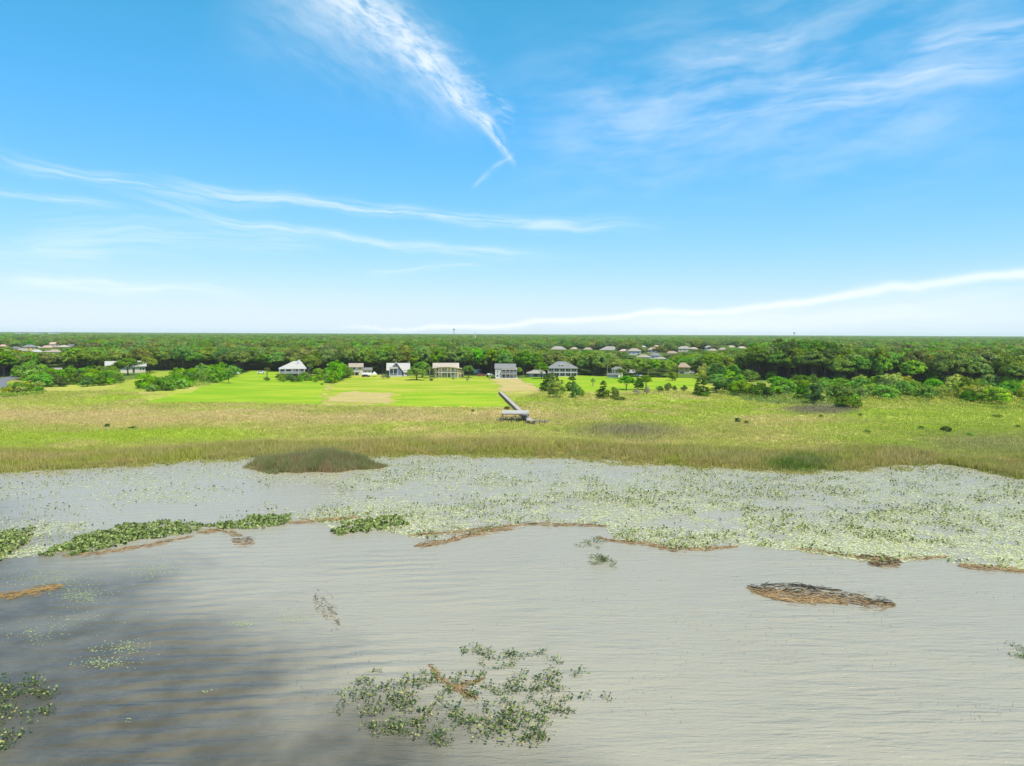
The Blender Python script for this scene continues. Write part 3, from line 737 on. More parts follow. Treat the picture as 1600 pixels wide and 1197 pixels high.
h.posts(cols, 587.9, 582.6, -.6, .32, 'w_white', 'column'); h.posts(cols, 581.9, 575.5, -.6, .3, 'w_white', 'column')
for a, b_ in zip(cols[:-1], cols[1:]):
    h.rail(a + .6, b_ - .5, 581.8, 579.8, -.5, 'w_white', .3)
    h.window(a + 1.4, a + 4.2, 581, 576.6, 2.8); h.window(a + 5, a + 7.6, 581, 576.6, 2.8)
    h.window(a + 1.2, a + 4, 587, 583.4, 2.8); h.door(a + 5, a + 7.4, 587.8, 583.2, 2.8, 'glass')

# low garage beside it
h = House('garage', 'low grey hip-roofed garage left of the large veranda house', 'garage', 838, 589)
h.box('wall', 'w_bluegrey', 825, 851, 589, 583.5, 1, 9)
MB().hip(h.x(822), h.x(853), -.2, 10, h.z(583.4), h.z(576.5), h.x(840), h.x(846)).obj('roof', M['r_lightgrey'], h.e)
h.door(827.5, 832, 588.8, 584.6, 1.0, 'w_grey'); h.door(834.5, 840, 588.8, 584.6, 1.0); h.window(843, 847, 587.2, 584.8, 1.0)

# white cottage half hidden by trees
h = House('house', 'white two-storey cottage with grey hip roof half hidden by a green tree', 'house', 963, 590.5)
h.box('wall', 'w_cream', 956, 973, 590.5, 577.5, 3.5, 10)
MB().hip(h.x(954.8), h.x(974.2), 2.6, 11, h.z(577.5), h.z(574), h.x(961), h.x(968)).obj('roof', M['r_grey'], h.e)
h.box('wing_wall', 'w_white', 949.5, 966, 590.5, 585.5, -.5, 3.48)
MB().extrude([(-1.1, h.z(585.7)), (3.49, h.z(583.3)), (3.49, h.z(583.8)), (-1.1, h.z(586.2))], 'x', h.x(948.6), h.x(966.8)).obj('wing_roof', M['r_dark'], h.e)
for a in (951, 955, 959, 962.6): h.window(a, a + 1.8, 588.8, 586.6, -.5)
for a in (957.5, 962, 968.5): h.window(a, a + 2.2, 582.6, 579.4, 3.5)

# orange-yellow house
h = House('house', 'orange-yellow house with brown hip roof above a white garage level', 'house', 1069, 584)
h.box('garage_wall', 'w_white', 1060.5, 1077.6, 584, 580.4, .9, 8)
h.box('wall', 'w_orange', 1060.3, 1077.8, 580.4, 573.8, .8, 8.1)
MB().hip(h.x(1059), h.x(1079), -.1, 9, h.z(573.9), h.z(567), h.x(1063.5), h.x(1070)).obj('roof', M['r_brown'], h.e)
h.window(1064.3, 1066, 577.6, 574.8, .8); h.window(1071.6, 1073.4, 577.6, 574.8, .8)
h.door(1062, 1069, 583.8, 581.2, .9); h.door(1071, 1074, 583.8, 581, .9, 'w_grey')

# cream house at far left, half hidden
h = House('house', 'cream house with pale gable roof behind dark trees at far left', 'house', 196, 583)
h.box('wall', 'w_cream', 170, 224, 583, 572.5, 1, 9)
MB().gable('x', h.x(168), h.x(226), 0, 10, h.z(572.6), h.z(564.5), .22).obj('roof', M['r_white'], h.e)
for a in (173, 180, 186, 216, 220): h.window(a, a + 2.4, 579, 575.5, 1)
h.door(206, 209, 582.8, 576, 1)
h = House('shed', 'small shed with flat grey roof among the left-hand shrubs', 'shed', 90, 583)
h.box('wall', 'w_tan', 84.5, 95.5, 583, 577.5, .5, 5)
MB().extrude([(-.4, h.z(578)), (5.6, h.z(575.2)), (5.6, h.z(575.7)), (-.4, h.z(578.6))], 'x', h.x(83.5), h.x(96.5)).obj('roof', M['r_lightgrey'], h.e)
h.door(86, 88.5, 582.8, 578.6, .5)
h = House('shed', 'low brown shed with white roof left of the small flat-roofed shed', 'shed', 62.5, 585.5)
h.box('wall', 'dark_wood', 58.5, 67, 585.5, 582.6, .3, 4)
MB().extrude([(-.5, h.z(582.9)), (4.5, h.z(581.6)), (4.5, h.z(582)), (-.5, h.z(583.4))], 'x', h.x(57.8), h.x(67.8)).obj('roof', M['r_white'], h.e)
h.door(60, 62, 585.4, 583.5, .3, 'w_grey')

# white canopy tents by the cream house
M['canvas'] = solid('white_canvas', (.62, .61, .58), .7, .05)
for pxc, wpx, lab in ((573.5, 13, 'wide white canopy tent beside the cream two-storey house'), (585, 8, 'peaked white canopy tent with one closed side, right of the wide tent')):
    h = House('canopy_tent', lab, 'tent', pxc, 588.7)
    a, b_ = pxc - wpx / 2, pxc + wpx / 2
    if wpx > 10:
        MB().gable('x', h.x(a), h.x(b_), 0, 4.6, h.z(585), h.z(582.7), .1).obj('canopy', M['canvas'], h.e)
    else:
        MB().hip(h.x(a), h.x(b_), 0, 4, h.z(585), h.z(581), h.x(pxc - .3), h.x(pxc + .3)).obj('canopy', M['canvas'], h.e)
        MB().box(h.x(b_) - .06, h.x(b_) - .02, .15, 3.8, -.1, h.z(585.4)).obj('side_wall', M['canvas'], h.e)
    for xx in (a + .3, b_ - .45):
        for yy in (.1, 3.6): MB().box(h.x(xx) - .04, h.x(xx) + .04, yy, yy + .08, -.2, h.z(585.4)).obj('pole', M['white_trim'], h.e)

# ------------------------------------------------------------------ far subdivisions
def far_house(pxc, py, wpx, wall, roofm, storeys, label, group, turn=0.0):
    p = G(pxc, py); s = float((p - CAM) @ fw) / F; w = wpx * s; dpt = max(9.0, w * .75); hh = 3.0 * storeys + .5
    e = empty('house', p, -math.atan2(p[0], p[1]) + turn); prop(e, label, 'house', group)
    x0, x1 = -w / 2, w / 2
    MB().box(x0, x1, 0, dpt, -.5, hh).obj('wall', M[wall], e)
    MB().hip(x0 - .6, x1 + .6, -.6, dpt + .6, hh, hh + min(w, dpt) * .27, x0 + w * .3, x1 - w * .3).obj('roof', M[roofm], e)
    n = 2 if w < 12 else 3
    for st in range(storeys):
        for i in range(n):
            xx = x0 + w * (i + .5) / n
            wd = MB().box(xx - .7, xx + .7, -.06, -.002, .9 + 3 * st, 2.3 + 3 * st).obj('window', M['white_trim'], e)
            MB().box(xx - .6, xx + .6, -.085, -.062, 1.0 + 3 * st, 2.2 + 3 * st).obj('pane', M['glass'], wd)
    KEEP.append((p[0], p[1] + dpt / 2, w * .5 + 4)); FARH.append((pxc, wpx, float(p[1]), py, s))
FARH = []
right = [(871, 550, 24, 'w_tan', 'r_lightgrey', 1), (896, 549, 10, 'w_cream', 'r_beige', 1), (919, 550, 14, 'w_tan', 'r_tan', 1), (950, 551, 28, 'w_tan', 'r_lightgrey', 1), (975, 553, 14, 'w_cream', 'r_pink', 1),
         (990, 558, 20, 'w_white', 'r_tan', 2), (1003, 564, 18, 'w_cream', 'r_tan', 1), (1018, 555, 13, 'w_pink', 'r_pink', 2), (1024, 561, 16, 'w_pink', 'r_grey', 1), (1030, 567, 12, 'w_cream', 'r_tan', 1),
         (1049, 557, 18, 'w_white', 'r_brown', 1), (1070, 553, 20, 'w_tan', 'r_lightgrey', 2), (1082, 549, 13, 'w_white', 'r_beige', 1), (1106, 550, 9, 'w_white', 'r_white', 2), (1114, 552, 14, 'w_cream', 'r_tan', 1),
         (1130, 550, 14, 'w_white', 'r_lightgrey', 1), (1142, 546, 14, 'w_tan', 'r_beige', 1), (1161, 548, 15, 'w_pink', 'r_beige', 1), (1004, 546, 12, 'w_cream', 'r_white', 1), (1026, 545, 12, 'w_pink', 'r_pink', 1), (1126, 543, 11, 'w_cream', 'r_white', 1)]
left = [(4, 545, 14, 'w_pink', 'r_pink', 1), (27, 549, 14, 'w_white', 'r_dark', 1), (33, 553, 16, 'w_white', 'r_lightgrey', 1), (45, 551, 18, 'w_orange', 'r_grey', 2), (57, 548, 14, 'w_white', 'r_tan', 1), (59, 555, 14, 'w_cream', 'r_white', 1),
        (74, 547, 14, 'w_pink', 'r_pink', 1), (83, 545, 16, 'w_pink', 'r_pink', 2), (86, 555, 18, 'w_tan', 'r_tan', 1), (73, 555, 9, 'w_white', 'r_lightgrey', 1), (98, 546, 14, 'w_cream', 'r_beige', 1), (113, 545, 15, 'w_white', 'r_dark', 1), (32, 535, 17, 'w_tan', 'r_tan', 1),
        (75, 533, 7, 'w_white', 'r_lightgrey', 1), (91, 532, 7, 'w_white', 'r_grey', 1), (103, 531, 6, 'w_white', 'r_lightgrey', 1)]
CN = dict(w_tan='tan', w_cream='cream', w_white='white', w_pink='pinkish', w_orange='yellow'); RN = dict(r_lightgrey='pale grey', r_beige='beige', r_tan='tan', r_pink='reddish', r_grey='grey', r_brown='brown', r_white='white', r_dark='dark')
for lst, where, grp in ((right, 'estate right of centre', 'houses of the estate right of centre'), (left, 'estate at far left', 'houses of the estate at far left')):
    for i, (a, b_, c, wl, rf, st) in enumerate(sorted(lst)):
        far_house(a, b_, c, wl, rf, st, f"{CN[wl]} {'two-storey ' if st == 2 else ''}house with {RN[rf]} roof, {ordinal(i + 1)} from left, {where}", grp, random.uniform(-.35, .35))
sheet('field', [(72, 562), (74, 555), (90, 554.5), (94, 562)], LAWN1, .05, 2.0, 2)

# far white buildings, water towers and a mast at the skyline
for i, (pxc, wpx, d_, hh) in enumerate(((26, 7, 2600, 21), (53, 14, 2600, 20), (80, 10, 2900, 21))):
    dd = pdir(pxc, 521)[0]; p = np.array([dd[0] / dd[1] * d_, d_, 1.1]); w = wpx * d_ / F
    e = empty('warehouse', p); prop(e, f"long white flat-roofed building on the skyline, {ordinal(i + 1)} from the left edge", 'building', 'white buildings on the skyline at far left')
    MB().box(-w / 2, w / 2, 0, 30, -1, hh - 1).obj('wall', M['w_white'], e); MB().box(-w / 2 - .5, w / 2 + .5, -.5, 30.5, hh - 1, hh).obj('roof', M['r_white'], e)
for pxc, d_, hh, lab in ((709.3, 3200, 47, 'grey water tower on the skyline behind the yellow house'), (1241, 3400, 38, 'small water tower on the skyline above the tall dark grove')):
    dd = pdir(pxc, 521)[0]; p = np.array([dd[0] / dd[1] * d_, d_, 1.1]); e = empty('water_tower', p); prop(e, lab, 'tower')
    MB().tube([(0, 0, -1), (0, 0, 4), (0, 0, hh - 9)], [4, 1.8, 1.6], 10).obj('shaft', M['w_grey'], e)
    MB().tube([(0, 0, hh - 9), (0, 0, hh - 7), (0, 0, hh - 4), (0, 0, hh - 1.2), (0, 0, hh)], [1.8, 4.2, 5.2, 3.8, .5], 12).obj('tank', M['w_grey'], e)
dd = pdir(742.3, 521)[0]; p = np.array([dd[0] / dd[1] * 1500, 1500, 1.1]); e = empty('mast', p); prop(e, 'thin white mast rising from the woods behind the gap between the houses', 'mast')
MB().tube([(0, 0, -1), (0, 0, 12), (0, 0, 25)], [1.2, .9, .7], 8).obj('pole', M['white_trim'], e); MB().box(-1.3, 1.3, -.4, .4, 25, 26.2).obj('antenna', M['w_grey'], e)

# ------------------------------------------------------------------ vehicles
M['glass_car'] = M['glass']
def car(pxc, py, body_col, label, rz, kind='car'):
    p = G(pxc, py); e = empty(kind, p, rz); prop(e, label, kind)
    bm_ = solid('paint_' + label[:14].replace(' ', '_'), body_col, .3, .03, 1, .5)
    if kind == 'car':
        prof = [(-2.2, .35), (2.2, .35), (2.25, .8), (1.2, .95), (.75, 1.5), (-1.2, 1.52), (-1.9, 1.0), (-2.25, .9)]
        MB().extrude(prof, 'y', -.88, .88).obj('body', bm_, e)
        MB().extrude([(-1.65, 1.02), (1.02, 1.0), (.7, 1.42), (-1.15, 1.44)], 'y', -.9, .9).obj('side_windows', M['glass'], e)
        wh = ((1.35, .9), (-1.35, .9), (1.35, -.9), (-1.35, -.9)); r = .34
    else:
        MB().box(-3.2, 3.2, -1.15, 1.15, .6, 3.0).obj('body', bm_, e)
        MB().box(-2.2, -1.0, -1.18, -1.152, 1.5, 2.3).obj('window', M['glass'], e); MB().box(.8, 2.0, -1.18, -1.152, 1.5, 2.3).obj('window', M['glass'], e)
        MB().box(-.6, .2, -1.19, -1.152, .65, 2.4).obj('door', M['white_trim'], e)
        wh = ((.5, 1.0), (-.5, 1.0), (.5, -1.0), (-.5, -1.0)); r = .4
    for x_, y_ in wh:
        MB().tube([(x_, y_ - .11, r), (x_, y_ + .11, r)], [r, r], 12).obj('wheel', M['rubber'], e)
car(408, 583.5, (.75, .75, .75), 'white car parked left of the white hip-roofed house', .2)
car(365.5, 586, (.7, .7, .72), 'white travel trailer at the right end of the long green hedge', 1.2, 'trailer')
car(752, 588, (.3, .09, .08), 'dark red car parked on the grass between yellow house and grey-roofed house', .4)
car(745.5, 584.5, (.72, .72, .7), 'white trailer standing left of the dark red car', 1.3, 'trailer')
car(765.5, 587.5, (.6, .6, .58), 'pale grey car parked left of the grey-roofed balcony house', 1.0)
car(571.5, 589.2, (.03, .03, .035), 'black car parked under the wide white canopy tent', .3)
car(985, 584, (.72, .72, .74), 'white trailer in the shade right of the white cottage', .2, 'trailer')
car(999, 588.5, (.7, .7, .7), 'white car in the shade of the trees right of the white cottage', .1)
car(1082, 583.5, (.5, .5, .52), 'silver car beside the orange-yellow house', .2)

# ------------------------------------------------------------------ boardwalk, boathouse and side pier
def deck_line(a, b_, width, label, name, za, zb, plank=.16, gap=.02, group=None, posts=3.0, cat='boardwalk'):
    """boardwalk between two points; local x along it"""
    A = Vector(a); B = Vector(b_); d_ = (B - A); L = d_.length
    e = empty(name, (A.x, A.y, 0), math.atan2(d_.y, d_.x)); prop(e, label, cat, group)
    zz = lambda u: za + (zb - za) * u / L
    n = int(L / plank); mb = MB(); g = random.Random(3)
    for i in range(n):
        u = i * plank; j = g.uniform(-.03, .03); mb.box(u, u + plank - gap, -width / 2 + j, width / 2 + j, zz(u) - .04 + g.uniform(-.004, .004), zz(u))
    prop(mb.obj('decking', M['grey_wood'], e), kind='stuff')
    for sgn in (-1, 1):
        MB().add([(0, sgn * (width / 2 - .08), za - .34), (L, sgn * (width / 2 - .08), zb - .34), (L, sgn * (width / 2 - .08), zb - .045), (0, sgn * (width / 2 - .08), za - .045),
                  (0, sgn * (width / 2 - .13), za - .34), (L, sgn * (width / 2 - .13), zb - .34), (L, sgn * (width / 2 - .13), zb - .045), (0, sgn * (width / 2 - .13), za - .045)],
                 [(0, 1, 2, 3), (7, 6, 5, 4), (0, 4, 5, 1), (3, 2, 6, 7), (0, 3, 7, 4), (1, 5, 6, 2)]).obj('stringer', M['grey_wood_dark'], e)
    pm = MB().tube([(0, 0, -1.3), (0, 0, .1)], [.12, .12], 8).mesh('post', M['grey_wood_dark'])
    k = int(L / posts)
    for i in range(k + 1):
        for sgn in (-1, 1):
            o = link_obj('post', pm, e); u = min(L - .1, .1 + i * posts); o.location = (u, sgn * (width / 2 + .05), zz(u))
    return e
ZD = 1.35
bw0 = plane_hit([829], [656.0], ZD)[0]; bw1 = plane_hit([781.8], [611.5], 1.55)[0]
deck_line(bw0, bw1, 1.5, 'long weathered timber boardwalk running from the lawn to the boathouse', 'boardwalk', ZD, 1.55)
sp0 = plane_hit([834.5], [656.6], ZD - .25)[0]; sp1 = plane_hit([857], [656.6], ZD - .25)[0]
deck_line(sp0, sp1, 1.0, 'short timber side pier right of the boathouse', 'side_pier', ZD - .25, ZD - .25, group=None, posts=1.5, cat='pier')
b0 = G(805.5, 659.5); s_b = float((b0 - CAM) @ fw) / F
e = empty('boathouse', b0); prop(e, 'open timber boathouse with flat whitish roof on posts at the end of the boardwalk', 'boathouse')
bx = lambda px: (px - 805.5) * s_b
zt = 14.0 * s_b; dep = 6.6
roof = MB().extrude([(-.3, zt), (dep, zt + .15), (dep, zt - .16), (-.3, zt - .3)], 'x', bx(784), bx(826.6)).obj('roof', M['roof_boards'], e)
MB().box(bx(783.9), bx(826.7), -.36, -.302, zt - .30, zt + .02).obj('fascia', M['roof_boards'], roof)
for px_ in (785.2, 805, 825.6):
    for yy in (0.05, dep - .4): MB().box(bx(px_) - .11, bx(px_) + .11, yy, yy + .22, -.8, zt - .25).obj('post', M['grey_wood_dark'], e)
for yy in (.3, dep - .15): MB().box(bx(785), bx(826), yy + .03, yy + .1, zt - .5, zt - .28).obj('beam', M['grey_wood_dark'], e)
MB().box(bx(805), bx(826), 2.2, 3.3, .75, .85).obj('catwalk', M['grey_wood'], e); MB().box(bx(806), bx(818), 3.8, 4.4, 1.0, 1.1).obj('bench', M['grey_wood'], e)
MB().box(bx(785.5), bx(805), dep - 1.4, dep - .5, .75, .85).obj('catwalk', M['grey_wood'], e)
for px_ in (790, 799): MB().box(bx(px_) - .1, bx(px_) + .1, .8, dep - 1.6, .5, .68).obj('lift_beam', M['grey_wood_dark'], e)
MB().box(bx(775.5), bx(784.6), -.1, 0.0, .72, .82).box(bx(775.5), bx(784.6), -.1, 0.0, .25, .33).obj('side_rail', M['grey_wood_dark'], e)
for px_ in (776, 780): MB().box(bx(px_) - .06, bx(px_) + .06, -.12, .02, -.8, 1.0).obj('rail_post', M['grey_wood_dark'], e)
h0 = plane_hit([829.5], [656.5], ZD)[0]
e = empty('landing', (h0[0], h0[1], 0)); prop(e, 'square timber landing where the boardwalk meets the side pier', 'landing')
mb = MB()
for i in range(14): mb.box(-1.3, 1.3, -.4 + i * .17, -.4 + i * .17 + .15, ZD - .1, ZD - .03)
prop(mb.obj('decking', M['grey_wood'], e), kind='stuff')
for xx in (-1.2, 1.2):
    for yy in (-.3, 1.7): MB().tube([(xx, yy, -.6), (xx, yy, ZD + .1)], [.12, .12], 8).obj('post', M['grey_wood_dark'], e)

# ------------------------------------------------------------------ single trees and shrubs on the lawns
for kind, px, py, hp, wp, lab in [
    ('green', 357.5, 599, 21, 16, 'small dark green tree alone on the bright lawn beside the long hedge'),
    ('palm', 417.5, 593, 20, 13, 'fan palm left of the white hip-roofed house'),
    ('palm', 484.5, 592, 27, 13, 'fan palm at the right corner of the white hip-roofed house'),
    ('mdbush', 442, 593.5, 11, 19, 'large round shrub in front of the white hip-roofed house'),
    ('mdbush', 475, 593, 13, 16, 'tall shrub against the right side of the white hip-roofed house'),
    ('green', 497, 592, 16, 16, 'bushy green tree right of the palm at the white house'),
    ('olive', 485, 588, 32, 34, 'yellow-olive oak behind the right side of the white hip-roofed house'),
    ('dkbush', 417, 595, 6, 9, 'small shrub at the foot of the leftmost palm'),
    ('olive', 651, 594, 18, 28, 'broad low olive tree right of the blue gabled house'),
    ('palm', 671.5, 591.5, 19, 15, 'fan palm at the left end of the yellow two-storey house'),
    ('lowpalm', 679, 591.5, 15, 12, 'short fan palm leaning by the yellow house columns'),
    ('green', 660, 590, 24, 26, 'green tree between the blue house and the yellow house'),
    ('green', 732, 590, 19, 18, 'round bright tree right of the yellow two-storey house'),
    ('greybush', 730.5, 595.5, 6, 6, 'small grey shrub on the lawn right of the yellow house'),
    ('dkbush', 673.5, 595.2, 3.6, 6, 'low dark shrub on the lawn in front of the yellow house'),
    ('dkbush', 708, 592.8, 2.6, 3.4, 'tiny dark shrub on the lawn before the yellow house steps'),
    ('greybush', 599, 591.5, 7, 9, 'grey shrub on the lawn left of the blue house'),
    ('dkbush', 606, 591.3, 5.5, 6, 'brownish shrub just left of the blue house porch'),
    ('green', 811, 588, 14, 10, 'slim green tree at the right corner of the grey-roofed balcony house'),
    ('dkbush', 762, 590, 5, 5, 'small shrub left of the sandy plot'),
    ('green', 846, 592, 26, 24, 'leafy tree in front of the low garage roof'),
    ('cone', 852, 611, 24, 20, 'dark pointed tree at the front left of the tree group beyond the boardwalk'),
    ('dkbush', 862, 611, 27, 22, 'dark tall shrub behind the yellow-green bush beyond the boardwalk'),
    ('ylbush', 869.5, 621, 25, 26, 'yellow-green bush at the front of the tree group beyond the boardwalk'),
    ('lowpalm', 877.5, 607, 15, 9, 'small fan palm between the two dark trees in front of the veranda house'),
    ('cone', 893.5, 611, 25, 22, 'dark tree right of the small palm in front of the veranda house'),
    ('mdbush', 899, 621.5, 23, 15, 'loose green bush below the dark tree in front of the veranda house'),
    ('bush', 909, 620, 12, 9, 'thin green bush right of the loose bush before the veranda house'),
    ('lowpalm', 926.5, 603, 13, 9, 'fan palm alone on the lawn right of the veranda house'),
    ('cone', 942.5, 622.5, 27, 25, 'dark conical tree standing in the marsh edge right of the lone palm'),
    ('mdbush', 960.5, 623, 18, 13, 'pale green bush right of the dark conical marsh-edge tree'),
    ('dkbush', 969, 625, 5, 20, 'low dark scrub right of the pale green bush'),
    ('green', 978.5, 609.5, 22, 24, 'rounded tree with pale trunks on the right-hand lawn'),
    ('dkbush', 997, 609, 18, 17, 'dense shrub left of the tallest lawn tree'),
    ('green', 1009, 609, 23, 20, 'tallest tree on the right-hand lawn'),
    ('greybush', 994.5, 617, 9, 14, 'grey leafless bush in front of the dense shrub on the right-hand lawn'),
    ('greybush', 1010, 616.5, 13, 10, 'upright grey-olive bush at the foot of the tallest lawn tree'),
    ('dkbush', 1031, 611.5, 8, 12, 'dark rounded shrub left of the pale sapling at the lawn edge'),
    ('mdbush', 1043, 611, 14, 10, 'pale green sapling between two dark shrubs at the lawn edge'),
    ('dkbush', 1053.5, 610, 7, 8, 'small dark shrub right of the pale sapling at the lawn edge'),
    ('dkbush', 1069, 610.5, 8, 10, 'dark shrub left of the pointed pair at the lawn edge'),
    ('cone', 1091, 617, 26, 17, 'left of the two dark pointed trees at the right end of the lawn'),
    ('cone', 1100, 619, 27, 20, 'right of the two dark pointed trees at the right end of the lawn'),
    ('green', 1119, 614, 30, 27, 'broad green tree right of the dark pointed pair'),
    ('palm', 1096.5, 588, 27, 10, 'fan palm rising right of the orange-yellow house'),
    ('palm', 948.5, 589, 36, 9, 'very tall thin palm left of the white cottage'),
    ('lowpalm', 1013, 590, 14, 9, 'fan palm under the dark oaks right of the white cottage'),
    ('green', 970, 591.5, 16, 15, 'green tree in front of the white cottage'),
    ('mdbush', 1050.5, 594.5, 16, 16, 'rounded shrub in front of the orange-yellow house'),
    ('ylbush', 1100, 592, 22, 20, 'yellow-green tree beside the orange-yellow house'),
    ('mdbush', 1325, 637, 20, 38, 'broad rounded bush standing out at the edge of the right-hand scrub'),
    ('dkbush', 1273, 632, 31, 26, 'dark tall bush at the front of the right-hand scrub'),
    ('cone', 1374, 606, 31, 18, 'dark conical tree rising from the right-hand scrub'),
    ('dkbush', 167.5, 667.5, 5.5, 8, 'dark tuft alone in the left marsh, larger of two'),
    ('dkbush', 208, 670.5, 4, 14, 'low dark tuft in the left marsh, right of the larger one'),
    ('dkbush', 1152, 661, 8, 9, 'dark marsh shrub in front of the right-hand scrub, left of a smaller one'),
    ('dkbush', 1166, 662.5, 5, 7, 'small dark marsh shrub just right of its larger neighbour'),
    ('mdbush', 1283, 653, 6, 6, 'small green shrub in the marsh below the brown patch'),
    ('dkbush', 1344, 650.5, 5, 6, 'small dark shrub in the marsh right of the brown patch'),
    ('dkbush', 1439, 671, 5.5, 8, 'dark shrub in the right marsh, left of a larger clump'),
    ('dkbush', 1478, 675, 9, 16, 'larger dark shrub clump in the right marsh'),
    ('mdbush', 1355, 677, 6, 10, 'straggly green shrub in the marsh near the right-hand reeds'),
    ('mdbush', 1516, 681, 6, 12, 'green shrub in the marsh near the right edge'),
    ('mdbush', 1558, 652, 5, 14, 'low green shrub in the marsh at far right'),
    ('dkbush', 1590, 668, 4, 8, 'small dark shrub in the marsh at the right edge'),
    ('dkbush', 739, 643.5, 4, 5, 'small dark shrub at the lawn edge left of the boathouse'),
    ('dkbush', 792, 640, 5, 9, 'green clump under the boardwalk behind the boathouse'),
    ('dkbush', 503, 601.5, 2.6, 4, 'tiny shrub at the corner of the bright lawn by the second hedge'),
    ('oak', 200, 586.5, 27, 30, 'dark oak standing in front of the far-left cream house'),
    ('oak', 184, 586, 19, 18, 'smaller dark oak before the left gable of the far-left cream house'),
    ('olive', 234, 583, 24, 22, 'olive oak at the right end of the far-left cream house'),
]: plant_px(kind, px, py, hp, wp, None, lab)

def thicket(poly, n, kinds, smin, smax, family, ratio=.75, seed=0, mind=.55):
    """countable shrubs standing close together inside an outline on the ground"""
    g = np.random.default_rng(seed); poly = np.array(poly, float); pts = []; tries = 0
    while len(pts) < n and tries < 6000:
        tries += 1; q = g.uniform(poly.min(0), poly.max(0))
        if not in_poly(np.array([q[0]]), np.array([q[1]]), poly)[0]: continue
        p = G(*q); s = g.uniform(smin, smax)
        if any((p[0] - a[0]) ** 2 + (p[1] - a[1]) ** 2 < (mind * .5 * (s + b_)) ** 2 for a, b_, _ in pts): continue
        pts.append((p, s, q))
    for p, s, q in pts:
        ks = kinds(q) if callable(kinds) else kinds
        plant(ks[g.integers(len(ks))], p, s * ratio * g.uniform(.75, 1.2), s, family)
thicket([(215, 607), (240, 600), (300, 588), (340, 577), (366, 575), (372, 586), (345, 598), (290, 608), (235, 612)], 58, ['bush', 'bush', 'mdbush', 'bush', 'bush'], 4.2, 8.2, 'in the long hedge between the two left lawns', .8, 1)
thicket([(20, 607), (40, 606), (110, 606), (180, 603), (188, 590), (170, 582), (100, 580), (60, 586), (45, 590), (70, 600)], 52, ['bush', 'mdbush', 'bush', 'bush', 'dkbush'], 4.5, 9, 'in the wide thicket right of the grey road', .72, 2)
thicket([(24, 590), (40, 586), (60, 588), (75, 596), (50, 597)], 12, ['bush', 'mdbush'], 5, 10, 'on the bank above the bend of the grey road', .9, 3)
thicket([(0, 612), (20, 608), (65, 609), (60, 613), (10, 616)], 10, ['ylbush', 'bush', 'mdbush'], 3, 5.5, 'in the low row below the grey road', .7, 4)
thicket([(512, 599), (520, 588), (535, 582), (548, 583), (544, 592), (525, 601)], 16, ['bush', 'bush', 'mdbush'], 5, 9.5, 'in the hedge left of the cream house', .95, 5)
thicket([(425, 595), (455, 594), (500, 593), (508, 594), (500, 597), (440, 597)], 16, ['mdbush', 'dkbush', 'bush'], 2.2, 4, 'at the foot of the white hip-roofed house', .8, 6)
def rk(q):
    if q[0] > 1390 and q[1] > 604: return ['ylbush', 'ylbush', 'bush', 'mdbush']
    if q[0] > 1290 and q[1] > 600: return ['ylbush', 'mdbush', 'bush', 'dkbush']
    return ['mdbush', 'bush', 'dkbush', 'cone', 'mdbush', 'green']
thicket([(1110, 606), (1140, 592), (1180, 588), (1240, 592), (1300, 590), (1400, 598), (1500, 604), (1640, 606), (1640, 634), (1560, 632), (1480, 626), (1400, 624), (1340, 628), (1290, 629), (1230, 627), (1180, 622), (1130, 616)],
        92, rk, 5, 10, 'in the scrub below the right-hand woods', .74, 7, .68)
thicket([(1090, 590), (1130, 586), (1180, 588), (1170, 600), (1110, 602)], 16, ['mdbush', 'dkbush', 'ylbush', 'bush'], 6, 10, 'in the scrub right of the orange-yellow house', .95, 8)

# ------------------------------------------------------------------ woods
EDGE = np.array([(-200, 590), (0, 589), (60, 586), (130, 583), (165, 580), (230, 580), (330, 578), (372, 583), (440, 586), (520, 585), (600, 585), (680, 586), (760, 586), (815, 587), (850, 587), (905, 589),
                 (940, 590), (1000, 591), (1050, 590), (1090, 586), (1130, 588), (1180, 594), (1300, 600), (1400, 602), (1500, 606), (1600, 608), (1800, 610)], float)
TOP = np.array([(-200, 548), (0, 548), (60, 553), (98, 553), (125, 546), (160, 547), (300, 546), (450, 545), (600, 541), (700, 545), (800, 546), (850, 553), (940, 553), (980, 566), (1000, 563), (1040, 562), (1080, 558), (1150, 553),
                (1180, 543), (1220, 534), (1290, 536), (1340, 545), (1400, 549), (1500, 543), (1600, 542), (1800, 542)], float)
eg = ground_pt(EDGE[:, 0], EDGE[:, 1]); edge_x = eg[:, 0] / eg[:, 1]; edge_y = eg[:, 1]
def free(x, y):
    for a, b_, r in KEEP:
        if (x - a) ** 2 + (y - b_) ** 2 < r * r: return False
    return True
KA = np.array(KEEP)
g = np.random.default_rng(77); cand = []
def in_sheets(x, y):
    m = np.zeros(len(x), bool)
    for gp in SHEETS: m |= in_poly(x, y, gp)
    return m
def woods_points(y0, y1, cell, wide):
    ys = np.arange(y0, y1, cell); P = []
    for yy in ys:
        xs = np.arange(-yy * wide, yy * wide, cell); P.append(np.stack([xs + g.uniform(-.42, .42, len(xs)) * cell, np.full(len(xs), yy) + g.uniform(-.42, .42, len(xs)) * cell], 1))
    return np.concatenate(P)
def filt(P, shrink=1.0):
    t_ = P[:, 0] / P[:, 1]
    ok = P[:, 1] > np.interp(t_, edge_x, edge_y)
    d2 = ((P[:, None, 0] - KA[None, :, 0]) ** 2 + (P[:, None, 1] - KA[None, :, 1]) ** 2) if len(P) < 40000 else None
    if d2 is not None: ok &= ~(d2 < KA[None, :, 2] ** 2).any(1)
    return P[ok & ~in_sheets(P[:, 0], P[:, 1])]
PA = filt(woods_points(330, 700, 8.2, 1.0))
